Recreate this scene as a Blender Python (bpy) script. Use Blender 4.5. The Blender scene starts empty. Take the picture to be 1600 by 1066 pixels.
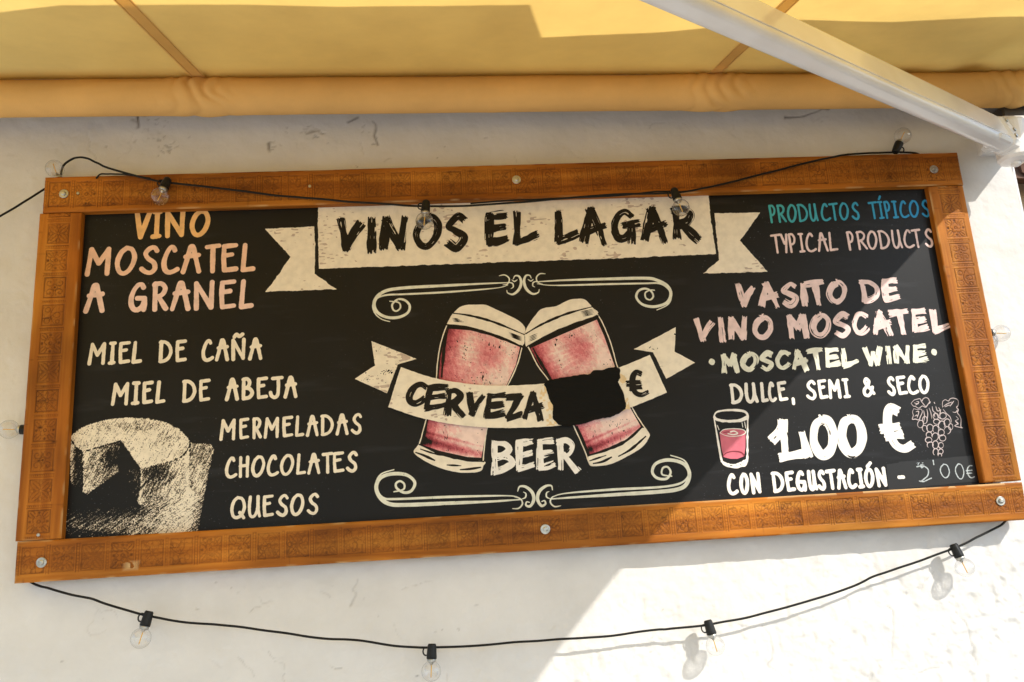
import bpy, math, random
import numpy as np
from mathutils import Vector, Matrix
rnd = random.Random(7)
S = bpy.context.scene
COL = S.collection

# ------------------------------------------------------------------ camera
T = 0.052                                   # how far the front of the frame stands off the wall (wall face is y = 0)
PW, PH, F = 1600.0, 1066.0, 1300.0
RV = np.array([-0.23358254, -0.07102436, -0.05230233])
CP = np.array([-0.20701769, -2.01058437 - T, -0.45862125])
def rotm(r):
    t = np.linalg.norm(r); k = r / t
    K = np.array([[0, -k[2], k[1]], [k[2], 0, -k[0]], [-k[1], k[0], 0]])
    return np.eye(3) + math.sin(t) * K + (1 - math.cos(t)) * K @ K
RC = rotm(RV) @ np.array([[1, 0, 0], [0, 0, -1], [0, 1, 0.]])     # world -> view (x right, y down, z forward)
cam = bpy.data.cameras.new('camera'); co = bpy.data.objects.new('camera', cam); COL.objects.link(co)
M = np.eye(4); M[:3, 0] = RC[0]; M[:3, 1] = -RC[1]; M[:3, 2] = -RC[2]; M[:3, 3] = CP
co.matrix_world = Matrix(M.tolist())
cam.sensor_width = 36; cam.lens = F / PW * 36; cam.clip_start = 0.02; cam.clip_end = 3000
S.camera = co
def at(px, py, y=0.0):
    "the point on the vertical plane y that is measured at this place of the photograph"
    d = RC.T @ np.array([(px - 800) / F, (py - 533) / F, 1.0])
    k = (y - CP[1]) / d[1]
    return CP + k * d

# ------------------------------------------------------------------ light
SA, SB = 1.06, 1.10                          # sun ray: per metre towards the wall it moves SA to the left and SB down
sd = Vector((SA, -1.0, SB)).normalized()
el = math.asin(sd.z); az = math.atan2(sd.x, sd.y)
W = bpy.data.worlds.new("World"); S.world = W; W.use_nodes = True
nt = W.node_tree; bg = nt.nodes['Background']
sky = nt.nodes.new('ShaderNodeTexSky'); sky.sky_type = 'NISHITA'; sky.sun_disc = False
sky.sun_elevation = el; sky.sun_rotation = az; sky.air_density = 1.0; sky.dust_density = 0.6
nt.links.new(sky.outputs[0], bg.inputs[0]); bg.inputs[1].default_value = 0.12
sl = bpy.data.lights.new('sun', 'SUN'); sl.energy = 2.15; sl.angle = math.radians(0.5); sl.color = (1.0, 0.94, 0.85)
so = bpy.data.objects.new('sun', sl); COL.objects.link(so)
so.rotation_euler = (-sd).to_track_quat('-Z', 'Y').to_euler(); so.location = (4, -4, 5)
S.view_settings.view_transform = 'Standard'; S.view_settings.look = 'None'
S.view_settings.exposure = 1.03; S.view_settings.gamma = 1.0
S.view_settings.use_curve_mapping = False

# ------------------------------------------------------------------ helpers
def link(o):
    COL.objects.link(o); return o
def tag(o, label=None, cat=None, group=None, kind=None):
    if label: o['label'] = label
    if cat: o['category'] = cat
    if group: o['group'] = group
    if kind: o['kind'] = kind
    return o
def empty(name, loc=(0, 0, 0)):
    o = bpy.data.objects.new(name, None); o.location = loc; o.empty_display_size = 0.05
    return link(o)
def obj(name, verts, faces, mat, parent=None, smooth=False, mats=None, fmat=None):
    me = bpy.data.meshes.new(name)
    if parent is not None:
        l = parent_loc(parent)
        verts = np.asarray(verts, dtype=float).reshape(-1, 3) - np.array(l)
    me.from_pydata([tuple(v) for v in np.asarray(verts, dtype=float).tolist()], [], [tuple(f) for f in faces])
    for m in (mats or [mat]): me.materials.append(m)
    if fmat is not None: me.polygons.foreach_set('material_index', np.asarray(fmat, dtype=np.int32))
    if smooth: me.polygons.foreach_set('use_smooth', [True] * len(me.polygons))
    me.update()
    o = link(bpy.data.objects.new(name, me))
    if parent is not None: o.parent = parent
    return o
def parent_loc(p):
    l = Vector((0, 0, 0))
    while p is not None:
        l += p.location; p = p.parent
    return tuple(l)

class MB:
    "collects shapes of ONE part"
    def __init__(s): s.v = []; s.f = []; s.m = []
    def add(s, v, f, m=0):
        b = len(s.v); s.v += [tuple(p) for p in v]; s.f += [tuple(i + b for i in q) for q in f]; s.m += [m] * len(f); return s
    def box(s, lo, hi, bev=0.0, fr=None, m=0):
        lo = np.array(lo, float); hi = np.array(hi, float)
        b = min(bev, 0.45 * (hi - lo).min())
        vs = []; idx = {}
        # chamfered box: for every corner three vertices
        for cx in (0, 1):
            for cy in (0, 1):
                for cz in (0, 1):
                    c = np.array([hi[0] if cx else lo[0], hi[1] if cy else lo[1], hi[2] if cz else lo[2]])
                    d = np.array([-1 if cx else 1, -1 if cy else 1, -1 if cz else 1]) * b
                    for ax in range(3):
                        p = c + d; p[ax] = c[ax]
                        idx[(cx, cy, cz, ax)] = len(vs); vs.append(p)
        fs = []
        def q(*k): fs.append([idx[i] for i in k])
        for ax in range(3):
            o1, o2 = [(1, 2), (2, 0), (0, 1)][ax]
            for sgn in (0, 1):
                ks = []
                for (p, r) in ((0, 0), (1, 0), (1, 1), (0, 1)):
                    c = [0, 0, 0]; c[ax] = sgn; c[o1] = p; c[o2] = r; ks.append((c[0], c[1], c[2], ax))
                q(*(ks if sgn else ks[::-1]))
            if b > 0:
                for p in (0, 1):
                    for r in (0, 1):
                        c0 = [0, 0, 0]; c1 = [0, 0, 0]; c0[ax] = 0; c1[ax] = 1
                        c0[o1] = c1[o1] = p; c0[o2] = c1[o2] = r
                        k = [(*c0, o1), (*c1, o1), (*c1, o2), (*c0, o2)]
                        q(*(k if (p == r) else k[::-1]))
        if b > 0:
            for c in [(x, y, z) for x in (0, 1) for y in (0, 1) for z in (0, 1)]:
                k = [(*c, 0), (*c, 1), (*c, 2)]
                q(*(k if sum(c) % 2 else k[::-1]))
        if fr is not None: vs = [fr(p) for p in vs]
        return s.add(vs, fs, m)
    def tube(s, pts, r, n=8, cap=True, m=0):
        P = [Vector(p) for p in pts]; L = len(P); vs = []; fs = []
        rr = r if hasattr(r, '__len__') else [r] * L
        up = Vector((0.123, 0.31, 0.94))
        prev = None
        for i in range(L):
            t = (P[min(i + 1, L - 1)] - P[max(i - 1, 0)]).normalized()
            a = prev if prev is not None else up
            a = (a - t * a.dot(t)).normalized(); prev = a
            b = t.cross(a)
            for k in range(n):
                an = 2 * math.pi * k / n
                vs.append(P[i] + (a * math.cos(an) + b * math.sin(an)) * rr[i])
        for i in range(L - 1):
            for k in range(n):
                k2 = (k + 1) % n
                fs.append((i * n + k, i * n + k2, (i + 1) * n + k2, (i + 1) * n + k))
        if cap:
            fs.append(tuple(range(n))[::-1]); fs.append(tuple((L - 1) * n + k for k in range(n)))
        return s.add(vs, fs, m)
    def lathe(s, prof, p0, ax, n=20, m=0):
        "prof: (distance along axis, radius)"
        ax = Vector(ax).normalized(); a = ax.orthogonal().normalized(); b = ax.cross(a); p0 = Vector(p0)
        vs = []; fs = []
        for d, r in prof:
            for k in range(n):
                an = 2 * math.pi * k / n
                vs.append(p0 + ax * d + (a * math.cos(an) + b * math.sin(an)) * max(r, 1e-5))
        for i in range(len(prof) - 1):
            for k in range(n):
                k2 = (k + 1) % n
                fs.append((i * n + k, i * n + k2, (i + 1) * n + k2, (i + 1) * n + k))
        if prof[0][1] > 1e-4: fs.append(tuple(range(n))[::-1])
        if prof[-1][1] > 1e-4: fs.append(tuple((len(prof) - 1) * n + k for k in range(n)))
        return s.add(vs, fs, m)
    def build(s, name, mat, parent=None, smooth=False):
        mats = mat if isinstance(mat, list) else [mat]
        return obj(name, s.v, s.f, None, parent, smooth, mats, s.m)

# value noise in numpy
_tab = np.random.RandomState(11).rand(8, 256, 256)
def vn(x, y, seed=0):
    t = _tab[seed % 8]; x = np.asarray(x, float) + seed * 17.3; y = np.asarray(y, float) + seed * 9.1
    xi = np.floor(x).astype(int); yi = np.floor(y).astype(int); fx = x - xi; fy = y - yi
    fx = fx * fx * (3 - 2 * fx); fy = fy * fy * (3 - 2 * fy)
    a = t[yi & 255, xi & 255]; b = t[yi & 255, (xi + 1) & 255]; c = t[(yi + 1) & 255, xi & 255]; d = t[(yi + 1) & 255, (xi + 1) & 255]
    return (a * (1 - fx) + b * fx) * (1 - fy) + (c * (1 - fx) + d * fx) * fy
def fbm(x, y, seed=0, o=4):
    r = 0; a = 0.5; n = 0
    for i in range(o):
        r = r + a * vn(x * 2 ** i, y * 2 ** i, seed + i); n += a; a *= 0.55
    return r / n

def smooth_pts(pts, sub=8):
    P = [np.array(p, float) for p in pts]; out = []
    for i in range(len(P) - 1):
        p0 = P[max(i - 1, 0)]; p1 = P[i]; p2 = P[i + 1]; p3 = P[min(i + 2, len(P) - 1)]
        for k in range(sub):
            t = k / sub
            out.append(0.5 * ((2 * p1) + (-p0 + p2) * t + (2 * p0 - 5 * p1 + 4 * p2 - p3) * t * t + (-p0 + 3 * p1 - 3 * p2 + p3) * t ** 3))
    out.append(P[-1]); return out

# ------------------------------------------------------------------ materials
def mat(name, col, rough=0.6, spec=0.5, metal=0.0):
    m = bpy.data.materials.new(name); m.use_nodes = True
    b = m.node_tree.nodes['Principled BSDF']
    b.inputs['Base Color'].default_value = (*col, 1); b.inputs['Roughness'].default_value = rough
    b.inputs['Specular IOR Level'].default_value = spec; b.inputs['Metallic'].default_value = metal
    return m
def N(m, t, **kw):
    n = m.node_tree.nodes.new(t)
    for k, v in kw.items():
        if k in n.inputs.keys(): n.inputs[k].default_value = v
        else: setattr(n, k, v)
    return n
def L(m, a, b): m.node_tree.links.new(a, b)
def bsdf(m): return m.node_tree.nodes['Principled BSDF']
def noisecol(m, c1, c2, scale=(8, 8, 8), detail=6, lo=0.3, hi=0.7, bump=0.0, dist=0.002, obj_coords=True):
    tc = N(m, 'ShaderNodeTexCoord'); mp = N(m, 'ShaderNodeMapping'); mp.inputs['Scale'].default_value = scale
    L(m, tc.outputs['Object'], mp.inputs[0])
    no = N(m, 'ShaderNodeTexNoise'); no.inputs['Scale'].default_value = 1; no.inputs['Detail'].default_value = detail
    L(m, mp.outputs[0], no.inputs['Vector'])
    r = N(m, 'ShaderNodeValToRGB'); r.color_ramp.elements[0].position = lo; r.color_ramp.elements[1].position = hi
    r.color_ramp.elements[0].color = (*c1, 1); r.color_ramp.elements[1].color = (*c2, 1)
    L(m, no.outputs[0], r.inputs[0]); L(m, r.outputs[0], bsdf(m).inputs['Base Color'])
    if bump:
        bu = N(m, 'ShaderNodeBump'); bu.inputs['Strength'].default_value = bump; bu.inputs['Distance'].default_value = dist
        L(m, no.outputs[0], bu.inputs['Height']); L(m, bu.outputs[0], bsdf(m).inputs['Normal'])
    return r, no, mp
def attr_mix(m, src, colr, name, fac=1.0):
    "mix colr over src colour by the mesh attribute name"
    a = N(m, 'ShaderNodeAttribute'); a.attribute_name = name
    mu = N(m, 'ShaderNodeMath'); mu.operation = 'MULTIPLY'; mu.inputs[1].default_value = fac; mu.use_clamp = True
    L(m, a.outputs['Fac'], mu.inputs[0])
    x = N(m, 'ShaderNodeMix'); x.data_type = 'RGBA'
    L(m, mu.outputs[0], x.inputs[0]); L(m, src, x.inputs[6]); x.inputs[7].default_value = (*colr, 1)
    L(m, x.outputs[2], bsdf(m).inputs['Base Color']); return x.outputs[2]

M_plaster = mat('white_plaster', (0.8, 0.79, 0.76), 0.85, 0.2)
r, no, mp = noisecol(M_plaster, (0.68, 0.67, 0.645), (0.77, 0.762, 0.74), (5, 5, 5), 8, 0.3, 0.65, 0.25, 0.004)
no.inputs['Roughness'].default_value = 0.6
fine = N(M_plaster, 'ShaderNodeTexNoise'); fine.inputs['Scale'].default_value = 140; fine.inputs['Detail'].default_value = 4
tc = N(M_plaster, 'ShaderNodeTexCoord'); L(M_plaster, tc.outputs['Object'], fine.inputs['Vector'])
bu = N(M_plaster, 'ShaderNodeBump'); bu.inputs['Strength'].default_value = 0.35; bu.inputs['Distance'].default_value = 0.0015
L(M_plaster, fine.outputs[0], bu.inputs['Height']); L(M_plaster, bu.outputs[0], bsdf(M_plaster).inputs['Normal'])
attr_mix(M_plaster, r.outputs[0], (0.10, 0.08, 0.06), 'dirt')

def wood(name, long_axis, c1, c2, c3):
    m = mat(name, c1, 0.6, 0.2)
    sc = [38, 38, 38]; sc[long_axis] = 2.2
    r, no, mp = noisecol(m, c1, c2, tuple(sc), 7, 0.28, 0.72, 0.25, 0.0015)
    no.inputs['Distortion'].default_value = 0.6
    e = r.color_ramp.elements.new(0.5); e.color = (*c3, 1)
    # broad patches of darker stain
    tc = N(m, 'ShaderNodeTexCoord'); big = N(m, 'ShaderNodeTexNoise'); big.inputs['Scale'].default_value = 3.2; big.inputs['Detail'].default_value = 3
    L(m, tc.outputs['Object'], big.inputs['Vector'])
    rr = N(m, 'ShaderNodeMapRange'); rr.inputs[1].default_value = 0.35; rr.inputs[2].default_value = 0.7; rr.inputs[3].default_value = 0.50; rr.inputs[4].default_value = 1.12
    L(m, big.outputs[0], rr.inputs[0])
    x = N(m, 'ShaderNodeMix'); x.data_type = 'RGBA'; x.blend_type = 'MULTIPLY'; x.inputs[0].default_value = 1
    L(m, r.outputs[0], x.inputs[6]); L(m, rr.outputs[0], x.inputs[7])
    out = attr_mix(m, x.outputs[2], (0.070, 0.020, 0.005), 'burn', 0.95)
    # worn light scrapes
    a = N(m, 'ShaderNodeAttribute'); a.attribute_name = 'worn'
    x2 = N(m, 'ShaderNodeMix'); x2.data_type = 'RGBA'; L(m, a.outputs['Fac'], x2.inputs[0]); L(m, out, x2.inputs[6])
    x2.inputs[7].default_value = (0.62, 0.42, 0.2, 1); L(m, x2.outputs[2], bsdf(m).inputs['Base Color'])
    return m
WC = ((0.27, 0.075, 0.006), (0.63, 0.252, 0.032), (0.45, 0.148, 0.014))
M_woodh = wood('carved_wood_horizontal', 0, *WC)
M_woodv = wood('carved_wood_upright', 2, *WC)

M_panel = mat('black_print_panel', (0.014, 0.0135, 0.014), 0.42, 0.27)
r, no, mp = noisecol(M_panel, (0.0026, 0.0026, 0.0030), (0.006, 0.0062, 0.0074), (9, 9, 9), 8, 0.3, 0.75, 0.1, 0.001)
rg = N(M_panel, 'ShaderNodeMapRange'); rg.inputs[3].default_value = 0.40; rg.inputs[4].default_value = 0.56
L(M_panel, no.outputs[0], rg.inputs[0]); L(M_panel, rg.outputs[0], bsdf(M_panel).inputs['Roughness'])

tcp = N(M_panel, 'ShaderNodeTexCoord')
d1 = N(M_panel, 'ShaderNodeTexNoise'); d1.inputs['Scale'].default_value = 210; d1.inputs['Detail'].default_value = 2; L(M_panel, tcp.outputs['Object'], d1.inputs['Vector'])
d2 = N(M_panel, 'ShaderNodeTexNoise'); d2.inputs['Scale'].default_value = 3.5; d2.inputs['Detail'].default_value = 6; L(M_panel, tcp.outputs['Object'], d2.inputs['Vector'])
m1 = N(M_panel, 'ShaderNodeMapRange'); m1.inputs[1].default_value = 0.69; m1.inputs[2].default_value = 0.78; L(M_panel, d1.outputs[0], m1.inputs[0])
m2 = N(M_panel, 'ShaderNodeMapRange'); m2.inputs[1].default_value = 0.46; m2.inputs[2].default_value = 0.68; L(M_panel, d2.outputs[0], m2.inputs[0])
m3 = N(M_panel, 'ShaderNodeMath'); m3.operation = 'MULTIPLY'; L(M_panel, m1.outputs[0], m3.inputs[0]); L(M_panel, m2.outputs[0], m3.inputs[1])
mp3 = N(M_panel, 'ShaderNodeMapping'); mp3.inputs['Scale'].default_value = (5, 5, 34); mp3.inputs['Rotation'].default_value = (0, 0.5, 0); L(M_panel, tcp.outputs['Object'], mp3.inputs[0])
d3 = N(M_panel, 'ShaderNodeTexNoise'); d3.inputs['Scale'].default_value = 1; d3.inputs['Detail'].default_value = 8; L(M_panel, mp3.outputs[0], d3.inputs['Vector'])
m4 = N(M_panel, 'ShaderNodeMapRange'); m4.inputs[1].default_value = 0.58; m4.inputs[2].default_value = 0.80; m4.inputs[4].default_value = 0.16; L(M_panel, d3.outputs[0], m4.inputs[0])
m5 = N(M_panel, 'ShaderNodeMath'); m5.operation = 'MAXIMUM'; L(M_panel, m3.outputs[0], m5.inputs[0]); L(M_panel, m4.outputs[0], m5.inputs[1])
mxp = N(M_panel, 'ShaderNodeMix'); mxp.data_type = 'RGBA'; L(M_panel, m5.outputs[0], mxp.inputs[0]); L(M_panel, r.outputs[0], mxp.inputs[6]); mxp.inputs[7].default_value = (0.10, 0.11, 0.13, 1)
L(M_panel, mxp.outputs[2], bsdf(M_panel).inputs['Base Color'])

def ink(name, c, var=0.12, scale=60, rough=0.5):
    m = mat(name, c, rough, 0.2)
    noisecol(m, tuple(v * (1 - var) for v in c), tuple(min(0.92, v * (1 + var * 0.6)) for v in c), (scale,) * 3, 5, 0.3, 0.6)
    return m
I_cream = ink('cream_ink', (0.86, 0.79, 0.66), .08); I_white = ink('white_ink', (0.88, 0.85, 0.80), .08)
I_grape = ink('faint_pink_ink', (0.50, 0.43, 0.43)); I_ch1 = ink('dim_chalk_ink', (0.20, 0.17, 0.13)); I_ch2 = ink('grey_chalk_ink', (0.48, 0.42, 0.34))
I_orange = ink('orange_ink', (0.86, 0.52, 0.22)); I_peach = ink('peach_ink', (0.86, 0.57, 0.42)); I_pinkish = ink('pale_pink_ink', (0.86, 0.62, 0.54))
I_rose = ink('rose_ink', (0.82, 0.64, 0.63)); I_sage = ink('sage_white_ink', (0.76, 0.77, 0.66)); I_black = ink('black_ink', (0.010, 0.008, 0.006), 0.1)
I_flat = ink('blackout_paint', (0.003, 0.003, 0.0025), 0.2, 20, 0.6); bsdf(I_flat).inputs['Specular IOR Level'].default_value = 0.16
bf_m = N(I_flat, 'ShaderNodeMapping'); bf_m.inputs['Scale'].default_value = (40, 40, 420); bf_m.inputs['Rotation'].default_value = (0, -0.08, 0); bf_c = N(I_flat, 'ShaderNodeTexCoord'); L(I_flat, bf_c.outputs['Object'], bf_m.inputs[0])
bf_n = N(I_flat, 'ShaderNodeTexNoise'); bf_n.inputs['Scale'].default_value = 1; L(I_flat, bf_m.outputs[0], bf_n.inputs['Vector']); bf_b = N(I_flat, 'ShaderNodeBump'); bf_b.inputs['Strength'].default_value = 0.8; bf_b.inputs['Distance'].default_value = 0.002
L(I_flat, bf_n.outputs[0], bf_b.inputs['Height']); L(I_flat, bf_b.outputs[0], bsdf(I_flat).inputs['Normal'])
I_fleck = ink('mauve_fleck_ink', (0.55, 0.45, 0.38)); I_teal = ink('turquoise_ink', (0.05, 0.42, 0.50))
tcn = N(I_teal, 'ShaderNodeTexCoord'); sp = N(I_teal, 'ShaderNodeSeparateXYZ'); L(I_teal, tcn.outputs['Object'], sp.inputs[0])
mr = N(I_teal, 'ShaderNodeMapRange'); mr.inputs[1].default_value = 0.65; mr.inputs[2].default_value = 1.05; L(I_teal, sp.outputs[0], mr.inputs[0])
rp = N(I_teal, 'ShaderNodeValToRGB'); rp.color_ramp.elements[0].color = (0.07, 0.44, 0.46, 1); rp.color_ramp.elements[1].color = (0.03, 0.30, 0.62, 1)
L(I_teal, mr.outputs[0], rp.inputs[0]); L(I_teal, rp.outputs[0], bsdf(I_teal).inputs['Base Color'])
I_pd = ink('dark_red_ink', (0.22, 0.035, 0.05)); I_pm = ink('rose_red_ink', (0.48, 0.10, 0.13)); I_pl = ink('pink_ink', (0.66, 0.27, 0.27)); I_pw = ink('pale_pink_wash', (0.78, 0.52, 0.46))
I_shot = ink('raspberry_ink', (0.62, 0.16, 0.22)); I_chalk = ink('chalk', (0.44, 0.49, 0.51), 0.3, 300, 0.9)
I_tape = mat('clear_tape', (0.016, 0.016, 0.018), 0.34, 0.35); I_stain = ink('glue_stain', (0.80, 0.62, 0.36))
M_steel = mat('galvanised_steel', (0.55, 0.55, 0.52), 0.35, 0.5, 0.9)
noisecol(M_steel, (0.38, 0.37, 0.33), (0.66, 0.66, 0.63), (90, 90, 90), 4)
M_cable = mat('black_rubber', (0.010, 0.011, 0.010), 0.5, 0.2); M_socket = mat('black_plastic', (0.012, 0.013, 0.012), 0.4, 0.25)
noisecol(M_cable, (0.008, 0.008, 0.008), (0.016, 0.017, 0.015), (60, 60, 60)); noisecol(M_socket, (0.008, 0.009, 0.009), (0.018, 0.018, 0.017), (90, 90, 90))
M_fil = mat('amber_filament', (0.85, 0.48, 0.06), 0.5, 0.3); noisecol(M_fil, (0.8, 0.42, 0.04), (0.9, 0.56, 0.12), (200, 200, 200))
M_white = mat('white_powder_coat', (0.80, 0.79, 0.76), 0.18, 0.5)
noisecol(M_white, (0.80, 0.785, 0.76), (0.87, 0.865, 0.85), (7, 7, 7), 6, 0.35, 0.6)
M_dark = mat('dark_bracket_metal', (0.06, 0.05, 0.04), 0.5, 0.4, 0.3); noisecol(M_dark, (0.04, 0.033, 0.028), (0.09, 0.075, 0.06), (30, 30, 30))
# thin glass of the bulbs: clear except where it is seen at a slant
M_glass = bpy.data.materials.new('clear_bulb_glass'); M_glass.use_nodes = True
g = M_glass.node_tree; g.nodes.remove(g.nodes['Principled BSDF'])
tr = g.nodes.new('ShaderNodeBsdfTransparent'); tr.inputs[0].default_value = (0.97, 0.97, 0.965, 1)
rf_ = g.nodes.new('ShaderNodeBsdfRefraction'); rf_.inputs['IOR'].default_value = 1.04; rf_.inputs['Roughness'].default_value = 0.0
nz = g.nodes.new('ShaderNodeTexNoise'); nz.inputs['Scale'].default_value = 55; tcg = g.nodes.new('ShaderNodeTexCoord'); g.links.new(tcg.outputs['Object'], nz.inputs['Vector'])
mrg = g.nodes.new('ShaderNodeMapRange'); mrg.inputs[1].default_value = 0.35; mrg.inputs[2].default_value = 0.65; mrg.inputs[3].default_value = 0.36; mrg.inputs[4].default_value = 0.66
g.links.new(nz.outputs[0], mrg.inputs[0]); mx0 = g.nodes.new('ShaderNodeMixShader'); g.links.new(mrg.outputs[0], mx0.inputs[0])
g.links.new(tr.outputs[0], mx0.inputs[1]); g.links.new(rf_.outputs[0], mx0.inputs[2])
gl = g.nodes.new('ShaderNodeBsdfGlossy'); gl.inputs['Roughness'].default_value = 0.04
lw = g.nodes.new('ShaderNodeLayerWeight'); lw.inputs[0].default_value = 0.42
mxx = g.nodes.new('ShaderNodeMixShader'); rmp = g.nodes.new('ShaderNodeMapRange'); rmp.inputs[3].default_value = 0.03; rmp.inputs[4].default_value = 0.50
g.links.new(lw.outputs['Facing'], rmp.inputs[0]); g.links.new(rmp.outputs[0], mxx.inputs[0])
g.links.new(mx0.outputs[0], mxx.inputs[1]); g.links.new(gl.outputs[0], mxx.inputs[2])
g.links.new(mxx.outputs[0], g.nodes['Material Output'].inputs[0])
# awning cloth: light passes through it
def cloth(name, c, tcol, fac):
    m = bpy.data.materials.new(name); m.use_nodes = True; g = m.node_tree; g.nodes.remove(g.nodes['Principled BSDF'])
    tc = g.nodes.new('ShaderNodeTexCoord'); nn = g.nodes.new('ShaderNodeTexNoise'); nn.inputs['Scale'].default_value = 3.4; nn.inputs['Detail'].default_value = 10; nn.inputs['Roughness'].default_value = 0.62
    g.links.new(tc.outputs['Object'], nn.inputs['Vector'])
    def ramp(cc):
        r = g.nodes.new('ShaderNodeValToRGB'); r.color_ramp.elements[0].position = 0.3; r.color_ramp.elements[1].position = 0.7
        r.color_ramp.elements[0].color = (*[v * 0.84 for v in cc], 1); r.color_ramp.elements[1].color = (*[min(1, v * 1.05) for v in cc], 1)
        g.links.new(nn.outputs[0], r.inputs[0]); return r
    d = g.nodes.new('ShaderNodeBsdfDiffuse'); t = g.nodes.new('ShaderNodeBsdfTranslucent'); mx = g.nodes.new('ShaderNodeMixShader'); mx.inputs[0].default_value = fac
    g.links.new(ramp(c).outputs[0], d.inputs[0]); g.links.new(ramp(tcol).outputs[0], t.inputs[0])
    wv = g.nodes.new('ShaderNodeTexNoise'); wv.inputs['Scale'].default_value = 400; wv.inputs['Detail'].default_value = 2
    g.links.new(tc.outputs['Object'], wv.inputs['Vector'])
    b = g.nodes.new('ShaderNodeBump'); b.inputs['Strength'].default_value = 0.35; b.inputs['Distance'].default_value = 0.0015
    g.links.new(wv.outputs[0], b.inputs['Height']); g.links.new(b.outputs[0], d.inputs['Normal'])
    g.links.new(d.outputs[0], mx.inputs[1]); g.links.new(t.outputs[0], mx.inputs[2]); g.links.new(mx.outputs[0], g.nodes['Material Output'].inputs[0])
    return m
M_cloth = cloth('cream_awning_cloth', (0.96, 0.585, 0.155), (0.99, 0.69, 0.215), 0.60)
M_seam = cloth('awning_seam_cloth', (0.84, 0.55, 0.20), (0.78, 0.52, 0.19), 0.45)
M_rollcloth = cloth('rolled_awning_cloth', (0.87, 0.53, 0.19), (0.5, 0.28, 0.06), 0.06)
M_ground = mat('pale_bounce_paving', (0.55, 0.52, 0.47), 0.8, 0.2); noisecol(M_ground, (0.58, 0.535, 0.47), (0.70, 0.65, 0.575), (3, 3, 3), 8, 0.3, 0.7, 0.2, 0.01)
M_slab = mat('white_slab', (0.78, 0.76, 0.72), 0.8, 0.2); noisecol(M_slab, (0.72, 0.70, 0.66), (0.80, 0.78, 0.75), (6, 6, 6))
M_beige = mat('beige_render', (0.62, 0.42, 0.24), 0.85, 0.2); noisecol(M_beige, (0.52, 0.34, 0.18), (0.66, 0.46, 0.27), (4, 4, 4))
M_tile = mat('brown_roof_tile', (0.12, 0.06, 0.035), 0.7, 0.3); noisecol(M_tile, (0.08, 0.04, 0.025), (0.2, 0.1, 0.06), (6, 6, 6))

def grid_obj(name, P, mat, parent=None, smooth=True, attrs=None, extra=None):
    "P: (ny, nx, 3) array of points -> one sheet; extra: MB of further faces in the same part"
    ny, nx = P.shape[:2]
    idx = np.arange(ny * nx).reshape(ny, nx)
    q = np.stack([idx[:-1, :-1], idx[:-1, 1:], idx[1:, 1:], idx[1:, :-1]], -1).reshape(-1, 4)
    V = P.reshape(-1, 3)
    nfs = [len(q)]
    faces = [q]
    ev = np.zeros((0, 3)); ef = []
    if extra is not None:
        ev = np.array(extra.v, float); ef = [tuple(i + len(V) for i in f) for f in extra.f]
    if parent is not None: l = np.array(parent_loc(parent)); V = V - l; ev = ev - l if len(ev) else ev
    me = bpy.data.meshes.new(name)
    allv = np.concatenate([V, ev]) if len(ev) else V
    ll = [4] * len(q) + [len(f) for f in ef]
    loops = np.concatenate([q.ravel(), np.array([i for f in ef for i in f], dtype=int)]).astype(np.int32)
    me.vertices.add(len(allv)); me.vertices.foreach_set('co', allv.astype(np.float32).ravel())
    me.loops.add(len(loops)); me.loops.foreach_set('vertex_index', loops)
    me.polygons.add(len(ll)); st = np.concatenate([[0], np.cumsum(ll)[:-1]]).astype(np.int32)
    me.polygons.foreach_set('loop_start', st); me.polygons.foreach_set('loop_total', np.array(ll, dtype=np.int32))
    sm = np.zeros(len(ll), dtype=bool); sm[:len(q)] = smooth; me.polygons.foreach_set('use_smooth', sm)
    me.update(calc_edges=True); me.validate()
    for k, a in (attrs or {}).items():
        at_ = me.attributes.new(k, 'FLOAT', 'POINT')
        at_.data.foreach_set('value', np.concatenate([a.ravel(), np.zeros(len(ev))]).astype(np.float32))
    me.materials.append(mat)
    o = link(bpy.data.objects.new(name, me))
    if parent is not None: o.parent = parent
    return o

def seg_dist(X, Z, pts):
    "distance to polyline, arc position and signed side offset of the nearest piece"
    D = np.full(X.shape, 1e9); U = np.zeros(X.shape); V = np.zeros(X.shape); s = 0.0
    for (a, b) in zip(pts[:-1], pts[1:]):
        ax, az = a[0], a[1]; dx, dz = b[0] - ax, b[1] - az; l = math.hypot(dx, dz)
        if l < 1e-9: continue
        t0 = ((X - ax) * dx + (Z - az) * dz) / (l * l); t = np.clip(t0, 0, 1)
        ex = X - ax - t * dx; ez = Z - az - t * dz; d = np.hypot(ex, ez)
        k = d < D; D = np.where(k, d, D); U = np.where(k, s + t * l, U); V = np.where(k, (dx * ez - dz * ex) / l, V); s += l
    return D, U, V, s
def poly_sdf(X, Z, pts):
    "positive inside"
    D = np.full(X.shape, 1e9); ins = np.zeros(X.shape, bool); n = len(pts)
    for i in range(n):
        a = pts[i]; b = pts[(i + 1) % n]; dx, dz = b[0] - a[0], b[1] - a[1]; l2 = dx * dx + dz * dz
        if l2 < 1e-14: continue
        t = np.clip(((X - a[0]) * dx + (Z - a[1]) * dz) / l2, 0, 1)
        D = np.minimum(D, np.hypot(X - a[0] - t * dx, Z - a[1] - t * dz))
        c = (a[1] > Z) != (b[1] > Z)
        xi = a[0] + (Z - a[1]) / (dz if abs(dz) > 1e-12 else 1e-12) * dx
        ins ^= c & (X < xi)
    return np.where(ins, D, -D)

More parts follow.
